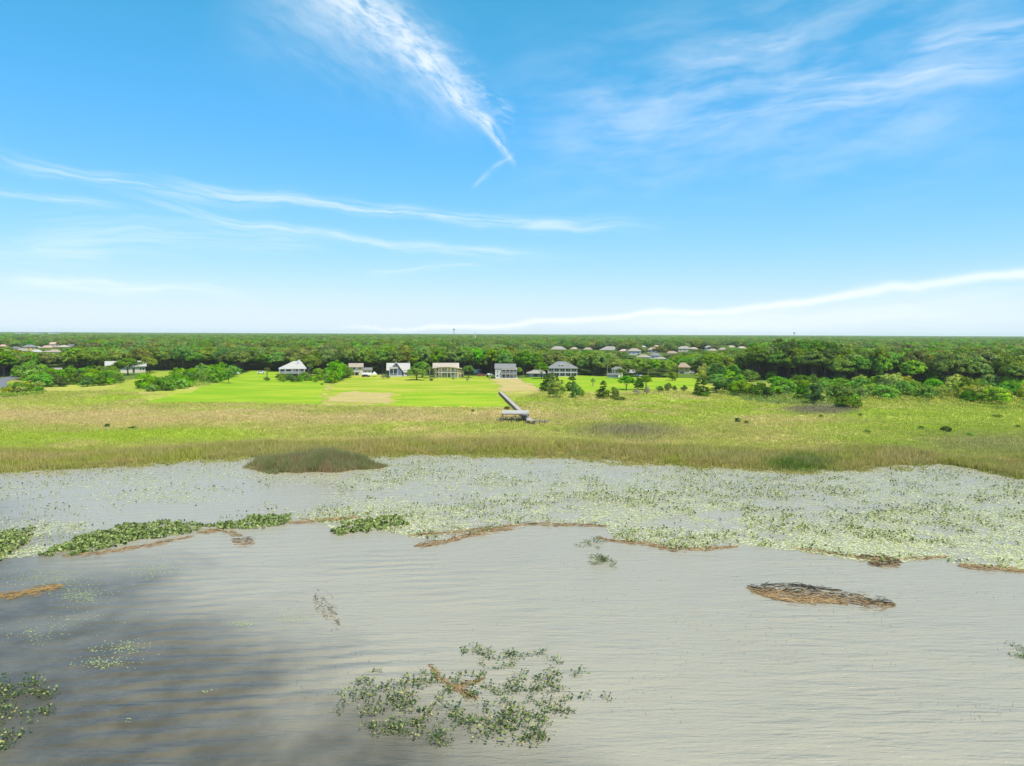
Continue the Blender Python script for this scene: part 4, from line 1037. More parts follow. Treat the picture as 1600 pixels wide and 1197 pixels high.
z_ = terrain(PA[:, 0], PA[:, 1]); pxa, pya = project(np.column_stack([PA, z_])); sa = PA[:, 1] / F
kind_n = fbm(PA[:, 0] * .018, PA[:, 1] * .018, 55)
rows = []
order = np.argsort(PA[:, 1] - np.interp(PA[:, 0] / PA[:, 1], edge_x, edge_y) * .999)
for i in range(len(PA)):
    px, py, s = pxa[i], pya[i], sa[i]
    k = 'oak' if kind_n[i] < .47 else ('olive' if kind_n[i] < .56 else 'green')
    if any(abs(px - a) < 13 + 5.5 / s and PA[i, 1] < b_ + 6 for a, b_ in MAINH): continue
    r = g.random()
    if r < .22: k = ['oak', 'olive', 'green'][g.integers(3)]
    if 1165 < px < 1300: k = 'tall' if r < .75 else 'green'
    hh = PROTO[k][2] * g.uniform(.8, 1.2); ww = PROTO[k][3] * g.uniform(.72, 1.12)
    yt = np.interp(px, TOP[:, 0], TOP[:, 1]) + g.normal() * 2.2
    near_edge = PA[i, 1] - np.interp(PA[i, 0] / PA[i, 1], edge_x, edge_y)
    cap = (py - yt) * s
    for fx, fwid, fy, fpy, fs in FARH:
        if fy > PA[i, 1] and abs(px - fx) < fwid * .5 + ww / s * .45: cap = min(cap, (py - (fpy - g.uniform(2.5, 6))) * s)
    for hx, hy in ((84, 557),):
        if abs(px - hx) < 9: cap = min(cap, (py - 558) * s)
    hh = min(hh, max(cap, 0))
    if hh < 4.5: continue
    if hh < 9: ww = min(ww, hh * 1.15)
    rows.append((float(near_edge), k, PA[i, 0], PA[i, 1], z_[i], hh, ww, px))
rows.sort(key=lambda q: -q[5] / q[3] * (1.0 if q[0] < 60 else .75))
singles = [q for q in rows if -15 < q[7] < 1615][:300]
sing = set(id(q) for q in singles)
SECT = [(0, 'left of the small flat-roofed shed'), (110, 'around the cream house at far left'), (240, 'behind the long hedge'), (400, 'behind the white hip-roofed house'), (505, 'behind the cream two-storey house'),
        (592, 'behind the blue gabled house'), (660, 'behind the yellow two-storey house'), (742, 'behind the grey-roofed balcony house'), (828, 'behind the large veranda house'), (930, 'behind the white cottage'),
        (1040, 'around the orange-yellow house'), (1150, 'in the tall dark right-hand grove'), (1310, 'in woods behind the right-hand scrub'), (1450, 'in woods at the right edge')]
for q in singles:
    fam = [b_ for a, b_ in SECT if q[7] >= a or a == 0][-1]
    plant(q[1], (q[2], q[3], q[4]), q[5], q[6], fam)

# labels: each plant by its look, its family and its place from the left
from collections import defaultdict
fam = defaultdict(list)
for e, f_, look, cat, px in PLANTS:
    if f_: fam[f_].append((px, e, look, cat))
for f_, lst in fam.items():
    for i, (px, e, look, cat) in enumerate(sorted(lst, key=lambda q: q[0])):
        e['label'] = f"{look}, {ordinal(i + 1)} from left {f_}"; e['group'] = ('trees ' if cat == 'tree' else 'shrubs ') + f_

# the rest of the woods, out to the horizon: one mass
def one_of(kind):
    for e, *_ in PLANTS:
        if e.name.split('.')[0] == NAMES[kind][0]:
            for c in e.children:
                if c.data in PROTO[kind][0]: yield c
srcs = []; seen = set()
for k in ('oak', 'olive', 'green'):
    for c in one_of(k):
        if c.data.name not in seen and len([1 for a in srcs if a[0] == k]) < 2: seen.add(c.data.name); srcs.append((k, c))
pts, scl, idx = [], [], []
def add_far(x, y, h, w, k):
    c = [i for i, a in enumerate(srcs) if a[0] == k]; i = c[g.integers(len(c))]
    pts.append((x, y, 1.0)); scl.append((w / PROTO[k][3], w / PROTO[k][3], h / PROTO[k][2])); idx.append(i)
for q in rows:
    if id(q) not in sing: add_far(q[2], q[3], q[5], q[6], q[1] if q[1] in ('oak', 'olive', 'green') else 'green')
for y0, y1, cell, wide, wmul in ((700, 1250, 9.5, .95, 1.0), (1250, 2300, 13, .95, 1.3), (2300, 4200, 22, .95, 1.9), (4200, 9000, 45, .95, 3.2)):
    Q = woods_points(y0, y1, cell, wide)
    if y0 == 700: Q = filt(Q)
    clear = fbm(Q[:, 0] * .006, Q[:, 1] * .006, 91); kn = fbm(Q[:, 0] * .012, Q[:, 1] * .012, 57)
    qx, qy = project(np.column_stack([Q, np.full(len(Q), 1.1)])); hill = 4.0 * (fbm(Q[:, 0] * .0011, Q[:, 1] * .0011, 12) - .45) * (Q[:, 1] > 1500)
    for i in range(len(Q)):
        if clear[i] > .70 and y0 < 2000: continue
        k = ('oak', 'olive', 'green')[min(2, int(max(0, kn[i] - .3) * 7.5 + g.normal() * .5) if kn[i] > 0 else 0)] if g.random() < .8 else ('oak', 'olive', 'green')[g.integers(3)]
        h = PROTO[k][2] * g.uniform(.7, 1.1); w = PROTO[k][3] * wmul * g.uniform(.8, 1.15)
        if Q[i, 1] < 1250:
            s = Q[i, 1] / F
            for fx, fwid, fy, fpy, fs in FARH:
                if fy > Q[i, 1] and abs(qx[i] - fx) < fwid * .5 + w / s * .4: h = min(h, (qy[i] - (fpy - 3.0)) * s)
            if h < 3: continue
        h += hill[i]
        add_far(Q[i, 0], Q[i, 1], h, w, k)
fm = bpy.data.meshes.new('forest'); fm.vertices.add(len(pts)); fm.vertices.foreach_set('co', np.array(pts, np.float32).ravel())
at = fm.attributes.new('scl', 'FLOAT_VECTOR', 'POINT'); at.data.foreach_set('vector', np.array(scl, np.float32).ravel())
at = fm.attributes.new('idx', 'INT', 'POINT'); at.data.foreach_set('value', np.array(idx, np.int32))
at = fm.attributes.new('rot', 'FLOAT_VECTOR', 'POINT'); rr = np.zeros((len(pts), 3), np.float32); rr[:, 2] = g.uniform(0, 6.28, len(pts)); at.data.foreach_set('vector', rr.ravel())
fo = link_obj('forest', fm); prop(fo, 'dense green woods stretching to the horizon behind the houses', 'woods', None, 'stuff')
ng = bpy.data.node_groups.new('forest_scatter', 'GeometryNodeTree')
ng.interface.new_socket('Geometry', in_out='INPUT', socket_type='NodeSocketGeometry'); ng.interface.new_socket('Geometry', in_out='OUTPUT', socket_type='NodeSocketGeometry')
gi = ng.nodes.new('NodeGroupInput'); go = ng.nodes.new('NodeGroupOutput'); iop = ng.nodes.new('GeometryNodeInstanceOnPoints'); jg = ng.nodes.new('GeometryNodeJoinGeometry')
for k, c in reversed(srcs):
    oi = ng.nodes.new('GeometryNodeObjectInfo'); oi.transform_space = 'ORIGINAL'; oi.inputs['Object'].default_value = c; oi.inputs['As Instance'].default_value = True
    ng.links.new(oi.outputs['Geometry'], jg.inputs[0])
def named(n, dt):
    nd = ng.nodes.new('GeometryNodeInputNamedAttribute'); nd.data_type = dt; nd.inputs['Name'].default_value = n; return nd.outputs[0]
ng.links.new(gi.outputs[0], iop.inputs['Points']); ng.links.new(jg.outputs[0], iop.inputs['Instance'])
iop.inputs['Pick Instance'].default_value = True; ng.links.new(named('idx', 'INT'), iop.inputs['Instance Index'])
e2r = ng.nodes.new('FunctionNodeEulerToRotation'); ng.links.new(named('rot', 'FLOAT_VECTOR'), e2r.inputs[0]); ng.links.new(e2r.outputs[0], iop.inputs['Rotation'])
ng.links.new(named('scl', 'FLOAT_VECTOR'), iop.inputs['Scale']); ng.links.new(iop.outputs[0], go.inputs[0])
fo.modifiers.new('scatter', 'NODES').node_group = ng

# ------------------------------------------------------------------ low scrub too small to tell apart
def scrub(poly, n, cols, hm, label, seed, leaf=.34, per=46):
    g = np.random.default_rng(seed); poly = np.array(poly, float); q = g.uniform(poly.min(0), poly.max(0), (n * 5, 2)); q = q[in_poly(q[:, 0], q[:, 1], poly)][:n]
    c = ground_pt(q[:, 0], q[:, 1]); n = len(c); f_ = fbm(c[:, 0] * .08, c[:, 1] * .08, seed + 3); r_ = hm * g.uniform(.6, 1.5, n) * (.6 + .8 * f_)
    d_ = unit(g.normal(size=(n, per, 3))); d_[..., 2] = np.abs(d_[..., 2]); P = c[:, None] + d_ * (r_[:, None, None] * np.array([1.25, 1.25, .95])) * g.uniform(.7, 1.08, (n, per, 1))
    V, Fq = leaf_quads(P.reshape(-1, 3), (d_ + .45 * g.normal(size=d_.shape)).reshape(-1, 3), leaf, g)
    k = np.array(cols)[np.clip((f_ * 1.5 - .25 + .25 * g.normal(size=n)) * len(cols), 0, len(cols) - 1).astype(int)] * g.uniform(.75, 1.25, (n, 1))
    T = np.repeat(k, per, 0) * g.uniform(.85, 1.15, (n * per, 1))
    prop(link_obj('scrub', fast_mesh('scrub', V, Fq, [M['scrub']], np.repeat(T, 4, 0))), label, 'scrub', None, 'stuff')
M['scrub'] = tinted('scrub_leaves', trans=.25)
scrub([(1380, 606), (1480, 608), (1640, 608), (1640, 642), (1560, 640), (1480, 632), (1400, 630), (1340, 632), (1350, 614)], 620, [(.24, .32, .05), (.36, .40, .06), (.42, .42, .07)], 1.3, 'low yellow-green scrub along the marsh at far right', 201)
scrub([(1105, 610), (1140, 600), (1200, 600), (1300, 604), (1390, 604), (1350, 630), (1290, 634), (1220, 629), (1150, 621)], 520, [(.15, .26, .035), (.2, .3, .04), (.27, .33, .07)], 1.4, 'low green scrub along the marsh below the tall dark grove', 202)
scrub([(1150, 622), (1220, 622), (1300, 630), (1340, 638), (1250, 634), (1170, 628)], 160, [(.22, .3, .08), (.32, .36, .14)], .8, 'low grey-green weeds at the edge of the brown marsh patch', 203)
scrub([(20, 606), (110, 604), (185, 600), (188, 588), (160, 581), (90, 582), (60, 588), (75, 598)], 260, [(.16, .32, .03), (.2, .36, .035), (.14, .25, .03)], 1.7, 'low bright green growth between the shrubs right of the grey road', 204)
scrub([(215, 607), (240, 600), (300, 588), (345, 578), (366, 577), (368, 586), (345, 597), (290, 607), (235, 612)], 200, [(.16, .34, .03), (.22, .38, .035)], 1.8, 'bright green growth filling the long hedge between the left lawns', 205)
scrub([(0, 614), (30, 609), (70, 610), (66, 616), (0, 622)], 90, [(.26, .36, .05), (.2, .32, .04)], .9, 'light green weeds below the grey road', 206)

# ------------------------------------------------------------------ marsh grass and reeds
M['blade'] = tinted('grass_blades', trans=.3)
def tufts(P, H, Cb, Ct, nb, spread, w, rng):
    """tufts of upright blades: P foot points, H heights, colours at foot and tip"""
    n = len(P); Pn = np.repeat(P, nb, 0); Hn = np.repeat(H, nb) * rng.uniform(.6, 1.15, n * nb); sp_ = np.repeat(spread, nb)
    off = rng.normal(size=(n * nb, 2)) * sp_[:, None] * .5; a = rng.uniform(0, 6.283, n * nb); ww = np.repeat(w, nb) * rng.uniform(.7, 1.3, n * nb)
    base = Pn.copy(); base[:, :2] += off; sd_ = np.stack([np.cos(a), np.sin(a), 0 * a], 1) * ww[:, None] * .5
    lean = rng.normal(size=(n * nb, 2)) * Hn[:, None] * .16 + off * .35
    tip = base.copy(); tip[:, :2] += lean; tip[:, 2] += Hn; base[:, 2] -= .05
    V = np.stack([base - sd_, base + sd_, tip], 1).reshape(-1, 3)
    v = rng.uniform(.86, 1.14, (n * nb, 1)); Cb = np.repeat(Cb, nb, 0) * v; Ct = np.repeat(Ct, nb, 0) * v
    return V, np.arange(3 * n * nb).reshape(-1, 3), np.stack([Cb, Cb, Ct], 1).reshape(-1, 3)
MT = np.array([(-200, 618), (0, 614), (70, 612), (190, 610), (215, 613), (235, 629), (360, 629), (500, 633), (640, 636), (790, 638), (800, 626), (842, 612), (900, 614), (1000, 612), (1090, 612), (1130, 618), (1200, 626), (1300, 630), (1400, 628), (1600, 636), (1800, 638)], float)
rg = np.random.default_rng(5)
nT = 195000
px = rg.uniform(-450, 2050, nT); py = rg.uniform(608, 756, nT)
P = ground_pt(px, py); s = P[:, 1] - shore(P[:, 0])
ok = (py > np.interp(px, MT[:, 0], MT[:, 1])) & (s > -.5 + 17.0 * (fbm(P[:, 0] * .25, P[:, 1] * .25, 71) - .5) + rg.exponential(.9, nT) - rg.exponential(1.1, nT))
bw = (bw1 - bw0)[:2]; bwn = np.array([-bw[1], bw[0]]) / np.linalg.norm(bw); dist_bw = np.abs((P[:, :2] - bw0[:2]) @ bwn)
P = P[ok]; s = s[ok]; px = px[ok]; py = py[ok]; dist_bw = dist_bw[ok]; P[:, 2] = np.maximum(P[:, 2], -.05)
c = marsh_colour(P[:, 0], P[:, 1])
reed = 1 - sstep(12, 28, s + 12 * (fbm(P[:, 0] * .12, P[:, 1] * .16, 33) - .5))
gb = ell(px, py, 978, 675, 78, 13, .95); br = ell(px, py, 1285, 640, 62, 8, .5)
H = (.42 + .4 * fbm(P[:, 0] * .1, P[:, 1] * .1, 63)) + reed * 1.0 * sstep(-4, 7, s) + gb * .7 + br * .25; H = H * (.55 + .45 * sstep(-5, 3, s))
vv = 1 + reed * .5 * (rg.random(len(P)) - .5); c = c * vv[:, None]
H = np.where(dist_bw < 1.2, np.minimum(H, .6), H)
W_ = (.07 + .0006 * P[:, 1])
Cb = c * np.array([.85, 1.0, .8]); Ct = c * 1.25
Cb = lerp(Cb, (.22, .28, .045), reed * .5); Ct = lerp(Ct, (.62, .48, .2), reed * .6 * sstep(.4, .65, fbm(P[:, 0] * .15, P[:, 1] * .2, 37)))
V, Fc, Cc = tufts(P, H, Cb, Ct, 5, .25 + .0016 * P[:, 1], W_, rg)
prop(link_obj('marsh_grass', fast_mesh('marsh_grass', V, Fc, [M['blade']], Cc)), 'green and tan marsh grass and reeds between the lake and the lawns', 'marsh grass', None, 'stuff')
rg = np.random.default_rng(51)
# tall dark reed bed standing in the lake
n = 9000; a = rg.uniform(0, 6.283, n); r_ = np.sqrt(rg.uniform(0, 1, n)) * (1 + .16 * np.sin(3 * a + 1) + .1 * np.sin(7 * a))
px = 484 + 100 * r_ * np.cos(a); py = 727 + 13 * r_ * np.sin(a)
P = plane_hit(px, py, 0.0); P[:, 2] = -.1
kp = fbm(P[:, 0] * .5, P[:, 1] * .5, 25) + .25 * (1 - r_) > .40; P = P[kp]; r_ = r_[kp]; n = len(P)
inn = 1 - np.clip(r_, 0, 1)
nz = fbm(P[:, 0] * .25, P[:, 1] * .25, 15)
H = (.7 + 2.5 * np.sqrt(inn)) * (.35 + 1.25 * nz) * rg.uniform(.6, 1.25, n)
Cb = lerp(np.tile(np.array([.44, .29, .15]), (n, 1)), (.24, .21, .07), sstep(.4, .6, nz)); Ct = lerp(np.tile(np.array([.28, .30, .11]), (n, 1)), (.40, .29, .15), sstep(.5, .72, fbm(P[:, 0] * .4, P[:, 1] * .4, 19)))
V, Fc, Cc = tufts(P, H, Cb, Ct, 6, np.full(n, .5), np.full(n, .09), rg)
prop(link_obj('reed_bed', fast_mesh('reed_bed', V, Fc, [M['blade']], Cc)), 'tall dark green reed bed standing in the water left of centre', 'reeds', None, 'stuff')

# ------------------------------------------------------------------ lily pads and water plants
M['pad'] = tinted('lily_pads', .35, .1, .5); M['leaf_up'] = tinted('lily_leaves', .45, .25, .4)
LOW = np.array([(-200, 885), (-60, 880), (0, 872), (60, 868), (130, 858), (220, 842), (310, 822), (400, 815), (480, 812), (520, 825), (560, 822), (640, 838), (690, 848), (740, 836), (800, 826), (860, 820), (945, 822), (960, 843), (1000, 850),
                (1060, 860), (1120, 856), (1180, 853), (1240, 860), (1320, 872), (1390, 880), (1450, 872), (1520, 885), (1600, 892), (1800, 900)], float)
rg = np.random.default_rng(52)
def pads(P, rad, col, rng, tilt=.06, k=6):
    n = len(P); a = np.arange(k) * 2 * math.pi / k; ph = rng.uniform(0, 6.28, n)
    ca = np.cos(a[None] + ph[:, None]); sa_ = np.sin(a[None] + ph[:, None]); rr = rad[:, None] * rng.uniform(.85, 1.12, (n, k))
    tx = rng.normal(size=n) * tilt; ty = rng.normal(size=n) * tilt
    X_ = ca * rr; Y_ = sa_ * rr; Z_ = X_ * tx[:, None] + Y_ * ty[:, None]
    V = np.stack([P[:, 0, None] + X_, P[:, 1, None] + Y_, P[:, 2, None] + Z_], 2).reshape(-1, 3)
    return V, np.arange(n * k).reshape(n, k), np.repeat(col, k, 0)
n = 300000
px = rg.uniform(-420, 2020, n); py = rg.uniform(706, 900, n)
P = plane_hit(px, py, .02); s = P[:, 1] - shore(P[:, 0])
lowy = np.interp(px, LOW[:, 0], LOW[:, 1])
d1 = fbm(P[:, 0] * .045, P[:, 1] * .07, 101); d2_ = fbm(P[:, 0] * .3, P[:, 1] * .4, 102); d3 = fbm(P[:, 0] * 1.3, P[:, 1] * 1.3, 103, 2)
dens = .40 + .5 * sstep(380, 620, px)
dens = np.where(px < 420, .06 + .5 * sstep(.45, .65, d1), dens)
hole = ell(px, py, 470, 775, 80, 26, .8) + ell(px, py, 250, 800, 200, 16, .9) + ell(px, py, 840, 738, 50, 10, .8) * .8 + ell(px, py, 1230, 745, 90, 8, .8) * .8 + ell(px, py, 40, 790, 160, 30, .8) * .8
dens = np.clip(dens - hole * .7, .01, 1) * (.12 + 1.25 * sstep(.36, .60, .5 * d1 + .5 * d2_))
ok = (s < .6) & (py < lowy + 4 * (d2_ - .5)) & (rg.random(n) < dens * (.35 + 1.0 * d3)) & (ell(px, py, 484, 725, 96, 13, .2) < .5)
P = P[ok]; dd_ = d2_[ok]; d1k = d1[ok]; pxk = px[ok]; pyk = py[ok]; nk = len(P); P[:, 2] = .012 + rg.uniform(0, .04, nk)
mixv = rg.random(nk)
c = lerp(np.tile(np.array([.68, .64, .33]), (nk, 1)), (.52, .54, .18), sstep(.3, .8, mixv)); c = lerp(c, (.66, .63, .46), (mixv < .18).astype(float)); c *= rg.uniform(.8, 1.15, (nk, 1))
V, Fc, Cc = pads(P, rg.uniform(.07, .155, nk), c, rg)
prop(link_obj('lily_pads', fast_mesh('lily_pads', V, Fc, [M['pad']], Cc)), 'pale floating lily pads covering the shallows along the reeds', 'lily pads', None, 'stuff')

def up_leaves(P, size, col, rng, hmin=.08, hmax=.4):
    n = len(P); P = P.copy(); P[:, 2] = rng.uniform(hmin, hmax, n)
    N = unit(rng.normal(size=(n, 3)) * np.array([1, 1, .6]) + np.array([0, 0, .75]))
    V, Fq = leaf_quads(P, N, size, rng, 1.15); return V, Fq, np.repeat(col, 4, 0)
rg = np.random.default_rng(53)
# darker leaves standing up among the pads
n = 120000
px = rg.uniform(-420, 2020, n); py = rg.uniform(708, 900, n); P = plane_hit(px, py, .1); s = P[:, 1] - shore(P[:, 0]); lowy = np.interp(px, LOW[:, 0], LOW[:, 1])
e1 = fbm(P[:, 0] * .06, P[:, 1] * .12, 111); e2 = fbm(P[:, 0] * .35, P[:, 1] * .5, 112)
de = sstep(.46, .66, .5 * e1 + .5 * e2) * (.25 + .75 * sstep(380, 560, px))
de += .5 * ell(px, py, 930, 768, 130, 22, .8) * sstep(.4, .6, e2) + .7 * sstep(-9, -2, s) * sstep(.42, .58, e2) + .5 * ell(px, py, 1360, 790, 260, 30, .8) * sstep(.42, .62, e2)
ok = (s < .8) & (py < lowy - 1) & (rg.random(n) < de * .8) & (ell(px, py, 484, 725, 100, 16, .2) < .5) & (ell(px, py, 470, 775, 80, 26, .8) < .6)
P = P[ok]; nk = len(P); mv = rg.random(nk)
c = lerp(np.tile(np.array([.19, .24, .05]), (nk, 1)), (.36, .38, .1), sstep(.4, .9, mv)); c = lerp(c, (.04, .06, .02), (mv < .12).astype(float)); c = c * rg.uniform(.8, 1.2, (nk, 1))
V, Fc, Cc = up_leaves(P, .26, c, rg)
prop(link_obj('standing_lily_leaves', fast_mesh('standing_lily_leaves', V, Fc, [M['leaf_up']], Cc)), 'green lily leaves standing above the pale floating pads', 'lily leaves', None, 'stuff')
rg = np.random.default_rng(54)
# dense beds along the open water
for poly, n, lab in (([(58, 868), (100, 850), (140, 835), (200, 820), (290, 814), (322, 820), (300, 832), (200, 848), (110, 868)], 3600, 'long dense bed of green lily leaves at the left of the open water'),
                     ([(318, 822), (400, 808), (455, 803), (452, 818), (400, 826), (330, 826)], 1300, 'narrow bed of lily leaves right of the long dense bed'),
                     ([(-60, 832), (0, 828), (55, 822), (52, 838), (30, 858), (0, 874), (-60, 880)], 1500, 'bed of lily leaves at the left picture edge'),
                     ([(514, 830), (545, 815), (620, 806), (640, 818), (575, 830), (530, 836)], 1300, 'bed of lily leaves at the open water edge left of centre')):
    poly = np.array(poly, float); q = rg.uniform(poly.min(0), poly.max(0), (n * 3, 2)); P = plane_hit(q[:, 0], q[:, 1], .1)
    f_ = fbm(P[:, 0] * .5, P[:, 1] * .6, 131); q2 = q + ((f_ - .5) * 12)[:, None]
    ok = in_poly(q2[:, 0], q2[:, 1], poly) & (f_ > .34); P = P[ok][:n]; nk = len(P); mv = rg.random(nk)
    c = lerp(np.tile(np.array([.18, .25, .045]), (nk, 1)), (.40, .45, .14), sstep(.35, .95, mv)); c = lerp(c, (.035, .055, .02), (mv < .14).astype(float))
    V, Fc, Cc = up_leaves(P, .34, c, rg, .06, .34)
    prop(link_obj('lily_bed', fast_mesh('lily_bed', V, Fc, [M['leaf_up']], Cc)), lab, 'lily bed', None, 'stuff')
# yellow-green floating weed on the dark water
P = []
for cx, cy, rx, ry, k in ((75, 905, 70, 18, 420), (130, 930, 40, 12, 300), (190, 1012, 50, 12, 160), (165, 1035, 45, 10, 130), (50, 990, 50, 14, 90), (250, 890, 60, 16, 240), (380, 975, 22, 5, 60), (455, 965, 25, 10, 60), (545, 1075, 14, 6, 25), (110, 965, 60, 20, 70), (320, 1080, 8, 3, 9), (200, 1125, 6, 3, 7)):
    q = rg.normal(size=(k, 2)) * .5; P.append(plane_hit(cx + q[:, 0] * rx, cy + q[:, 1] * ry, .01))
P = np.concatenate(P); nk = len(P); P[:, 2] = .008 + rg.uniform(0, .01, nk)
c = lerp(np.tile(np.array([.42, .46, .16]), (nk, 1)), (.32, .38, .1), rg.random(nk))
V, Fc, Cc = pads(P, rg.uniform(.03, .085, nk), c, rg, .03, 5)
prop(link_obj('floating_weed', fast_mesh('floating_weed', V, Fc, [M['pad']], Cc)), 'specks of yellow-green weed floating on the dark water at lower left', 'water weed', None, 'stuff')
# single lily plants near the camera
def lily_mesh(seed):
    g = np.random.default_rng(seed); V = []; Fc = []; T = []
    for k in range(int(g.integers(9, 18))):
        a = g.uniform(0, 6.283); r_ = g.uniform(.04, .8); c = np.array([r_ * math.cos(a), r_ * math.sin(a), g.uniform(.05, .36)])
        n_ = unit(np.array([g.normal() * .7, g.normal() * .7, .8])); t_ = unit(np.cross(n_, g.normal(size=3))); u = np.cross(n_, t_)
        L = g.uniform(.065, .125); w = L * .72; fold = n_ * w * g.uniform(.15, .5)
        b = len(V)
        V += [c - t_ * L * .55, c - t_ * L * .8 + u * w * .55 + fold * .6, c + u * w + fold, c + t_ * L * .6 + u * w * .5 + fold * .5, c + t_ * L, c + t_ * L * .6 - u * w * .5 + fold * .5, c - u * w + fold, c - t_ * L * .8 - u * w * .55 + fold * .6]
        Fc += [(b, b + 1, b + 2, b + 3, b + 4), (b, b + 4, b + 5, b + 6, b + 7)]
        m_ = g.random(); col = np.array([.06, .10, .022]) if m_ < .5 else (np.array([.21, .265, .06]) if m_ < .88 else np.array([.42, .38, .12])); T += [col * g.uniform(.75, 1.25)] * 8
        b = len(V); root = np.array([0.0, 0.0, -.05]); wv_ = u * .008
        V += [root - wv_, root + wv_, c - t_ * L * .5 + wv_, c - t_ * L * .5 - wv_]; Fc.append((b, b + 1, b + 2, b + 3)); T += [np.array([.13, .17, .05])] * 4
    me = bpy.data.meshes.new('lily_plant'); me.from_pydata([tuple(v) for v in V], [], Fc); me.update(); me.materials.append(M['leaf_up'])
    at = me.color_attributes.new('tint', 'FLOAT_COLOR', 'POINT'); cc = np.ones((len(V), 4), np.float32); cc[:, :3] = np.array(T); at.data.foreach_set('color', cc.ravel()); return me
rg = np.random.default_rng(56)
LM = [lily_mesh(i) for i in range(12)]
def lilies(n, sampler, lab, grp):
    done = 0; tries = 0; new = []
    while done < n and tries < 20000:
        tries += 1; q = sampler()
        if q is None: continue
        p = plane_hit([q[0]], [q[1]], 0.0)[0]; o = link_obj('lily_plant', LM[rg.integers(len(LM))]); o.location = p; o.rotation_euler = (0, 0, rg.uniform(0, 6.28)); k = rg.uniform(.7, 1.2); o.scale = (k, k, k)
        prop(o, lab, 'water lily', grp); done += 1; new.append((q[0], o))
    for i, (a, o) in enumerate(sorted(new, key=lambda q: q[0])): o['label'] = lab.replace('lily plant', f'lily plant, {ordinal(i + 1)} from left,')
def samp_near():
    a = rg.uniform(0, 6.283); r_ = math.sqrt(rg.random()); x = 738 + 214 * r_ * math.cos(a); y = 1092 + 80 * r_ * math.sin(a) - .04 * (x - 738)
    f_ = float(fbm(np.array([x * .022]), np.array([y * .05]), 151)[0]); return (x, y) if f_ > .36 + .1 * r_ * r_ else None
lilies(230, samp_near, 'leafy lily plant in the scattered patch nearest the camera', 'lily plants of the near patch')
def samp_left():
    x = rg.uniform(-40, 100); y = rg.uniform(1052, 1175); f_ = float(fbm(np.array([x * .03]), np.array([y * .05]), 161)[0]); return (x, y) if f_ > .45 and y < 1120 + (70 - x) * .8 else None
lilies(52, samp_left, 'leafy lily plant in the patch at lower left edge', 'lily plants at the lower left edge')
lilies(9, lambda: (rg.uniform(1580, 1615), rg.uniform(1006, 1032)), 'leafy lily plant at the lower right edge', 'lily plants at the right edge')
lilies(26, lambda: (rg.normal(920, 12), rg.normal(851, 4)) if rg.random() < .5 else (rg.normal(940, 10), rg.normal(877, 4)), 'leafy lily plant in little clumps off the brown wrack line', 'lily plants off the wrack line')

# ------------------------------------------------------------------ rafts of dead reeds, twigs
M['straw'] = tinted('dead_reeds', .9, .05)
def raft(path, width, n, label, dark=.25, seed=0, Lm=(.25, 1.0), cols=((.40, .25, .11), (.46, .33, .17), (.3, .17, .08)), w=.05):
    g = np.random.default_rng(seed); path = np.array(path, float); seg = np.linalg.norm(np.diff(path, axis=0), axis=1); cum = np.concatenate([[0], np.cumsum(seg)]) / seg.sum()
    t_ = g.random(n); q = np.stack([np.interp(t_, cum, path[:, 0]), np.interp(t_, cum, path[:, 1])], 1); taper = np.interp(t_, [0, .15, .85, 1], [.35, 1, 1, .3]) * (.35 + 1.3 * fbm(t_ * 14, 0 * t_ + seed, 7)); off = g.normal(size=n) * .45
    q[:, 1] += off * width * taper; P = plane_hit(q[:, 0], q[:, 1], .03)
    i = np.clip(np.searchsorted(cum, t_) - 1, 0, len(seg) - 1); A = plane_hit(path[:-1, 0], path[:-1, 1], 0)[i]; B = plane_hit(path[1:, 0], path[1:, 1], 0)[i]
    ang = np.arctan2(B[:, 1] - A[:, 1], B[:, 0] - A[:, 0]) + g.normal(size=n) * .45
    L = g.uniform(*Lm, n); ww = g.uniform(.5, 1.2, n) * w; z = g.uniform(.01, .09, n); tl = g.normal(size=n) * .05
    d_ = np.stack([np.cos(ang), np.sin(ang), tl], 1) * L[:, None] * .5; sd_ = np.stack([-np.sin(ang), np.cos(ang), 0 * ang], 1) * ww[:, None] * .5
    P[:, 2] = z + np.abs(tl) * L * .5; V = np.stack([P - d_ - sd_, P + d_ - sd_, P + d_ + sd_, P - d_ + sd_], 1).reshape(-1, 3)
    # give each stalk thickness: a second, lower face
    c = np.array(cols)[g.integers(len(cols), size=n)]; dk = g.random(n) < dark * (1 + 1.2 * (off < -.1)) ; c[dk] = np.array([.055, .045, .035]); c = c * g.uniform(.75, 1.25, (n, 1))
    V2 = V.copy(); V2[:, 2] -= .02; Vt = np.concatenate([V, V2]); f0 = np.arange(4 * n).reshape(n, 4); m4 = 4 * n
    sides = np.concatenate([np.stack([f0[:, k], f0[:, (k + 1) % 4], f0[:, (k + 1) % 4] + m4, f0[:, k] + m4], 1) for k in range(4)])
    Cc = np.repeat(c, 4, 0); me = fast_mesh('reed_raft', Vt, np.concatenate([f0, sides]), [M['straw']], np.concatenate([Cc, Cc]))
    prop(link_obj('reed_raft', me), label, 'debris', 'rafts and lines of dead reeds on the water', 'stuff')
raft([(1168, 918), (1200, 924), (1260, 928), (1320, 935), (1396, 945)], 10, 800, 'large floating raft of dead brown reeds on the open water at right', .3, 1)
raft([(1178, 925), (1230, 937), (1290, 938), (1320, 942)], 5, 700, 'orange-brown straw edge along the near side of the large reed raft', .03, 2)
raft([(1190, 913), (1250, 915), (1275, 919), (1310, 923)], 3.5, 70, 'dark driftwood stalks along the far side of the large reed raft', 1.0, 22, (.5, 1.6))
raft([(650, 853), (690, 847), (740, 834), (775, 828), (800, 827)], 5, 600, 'brown wrack line curving round the point of the lily field', .1, 3)
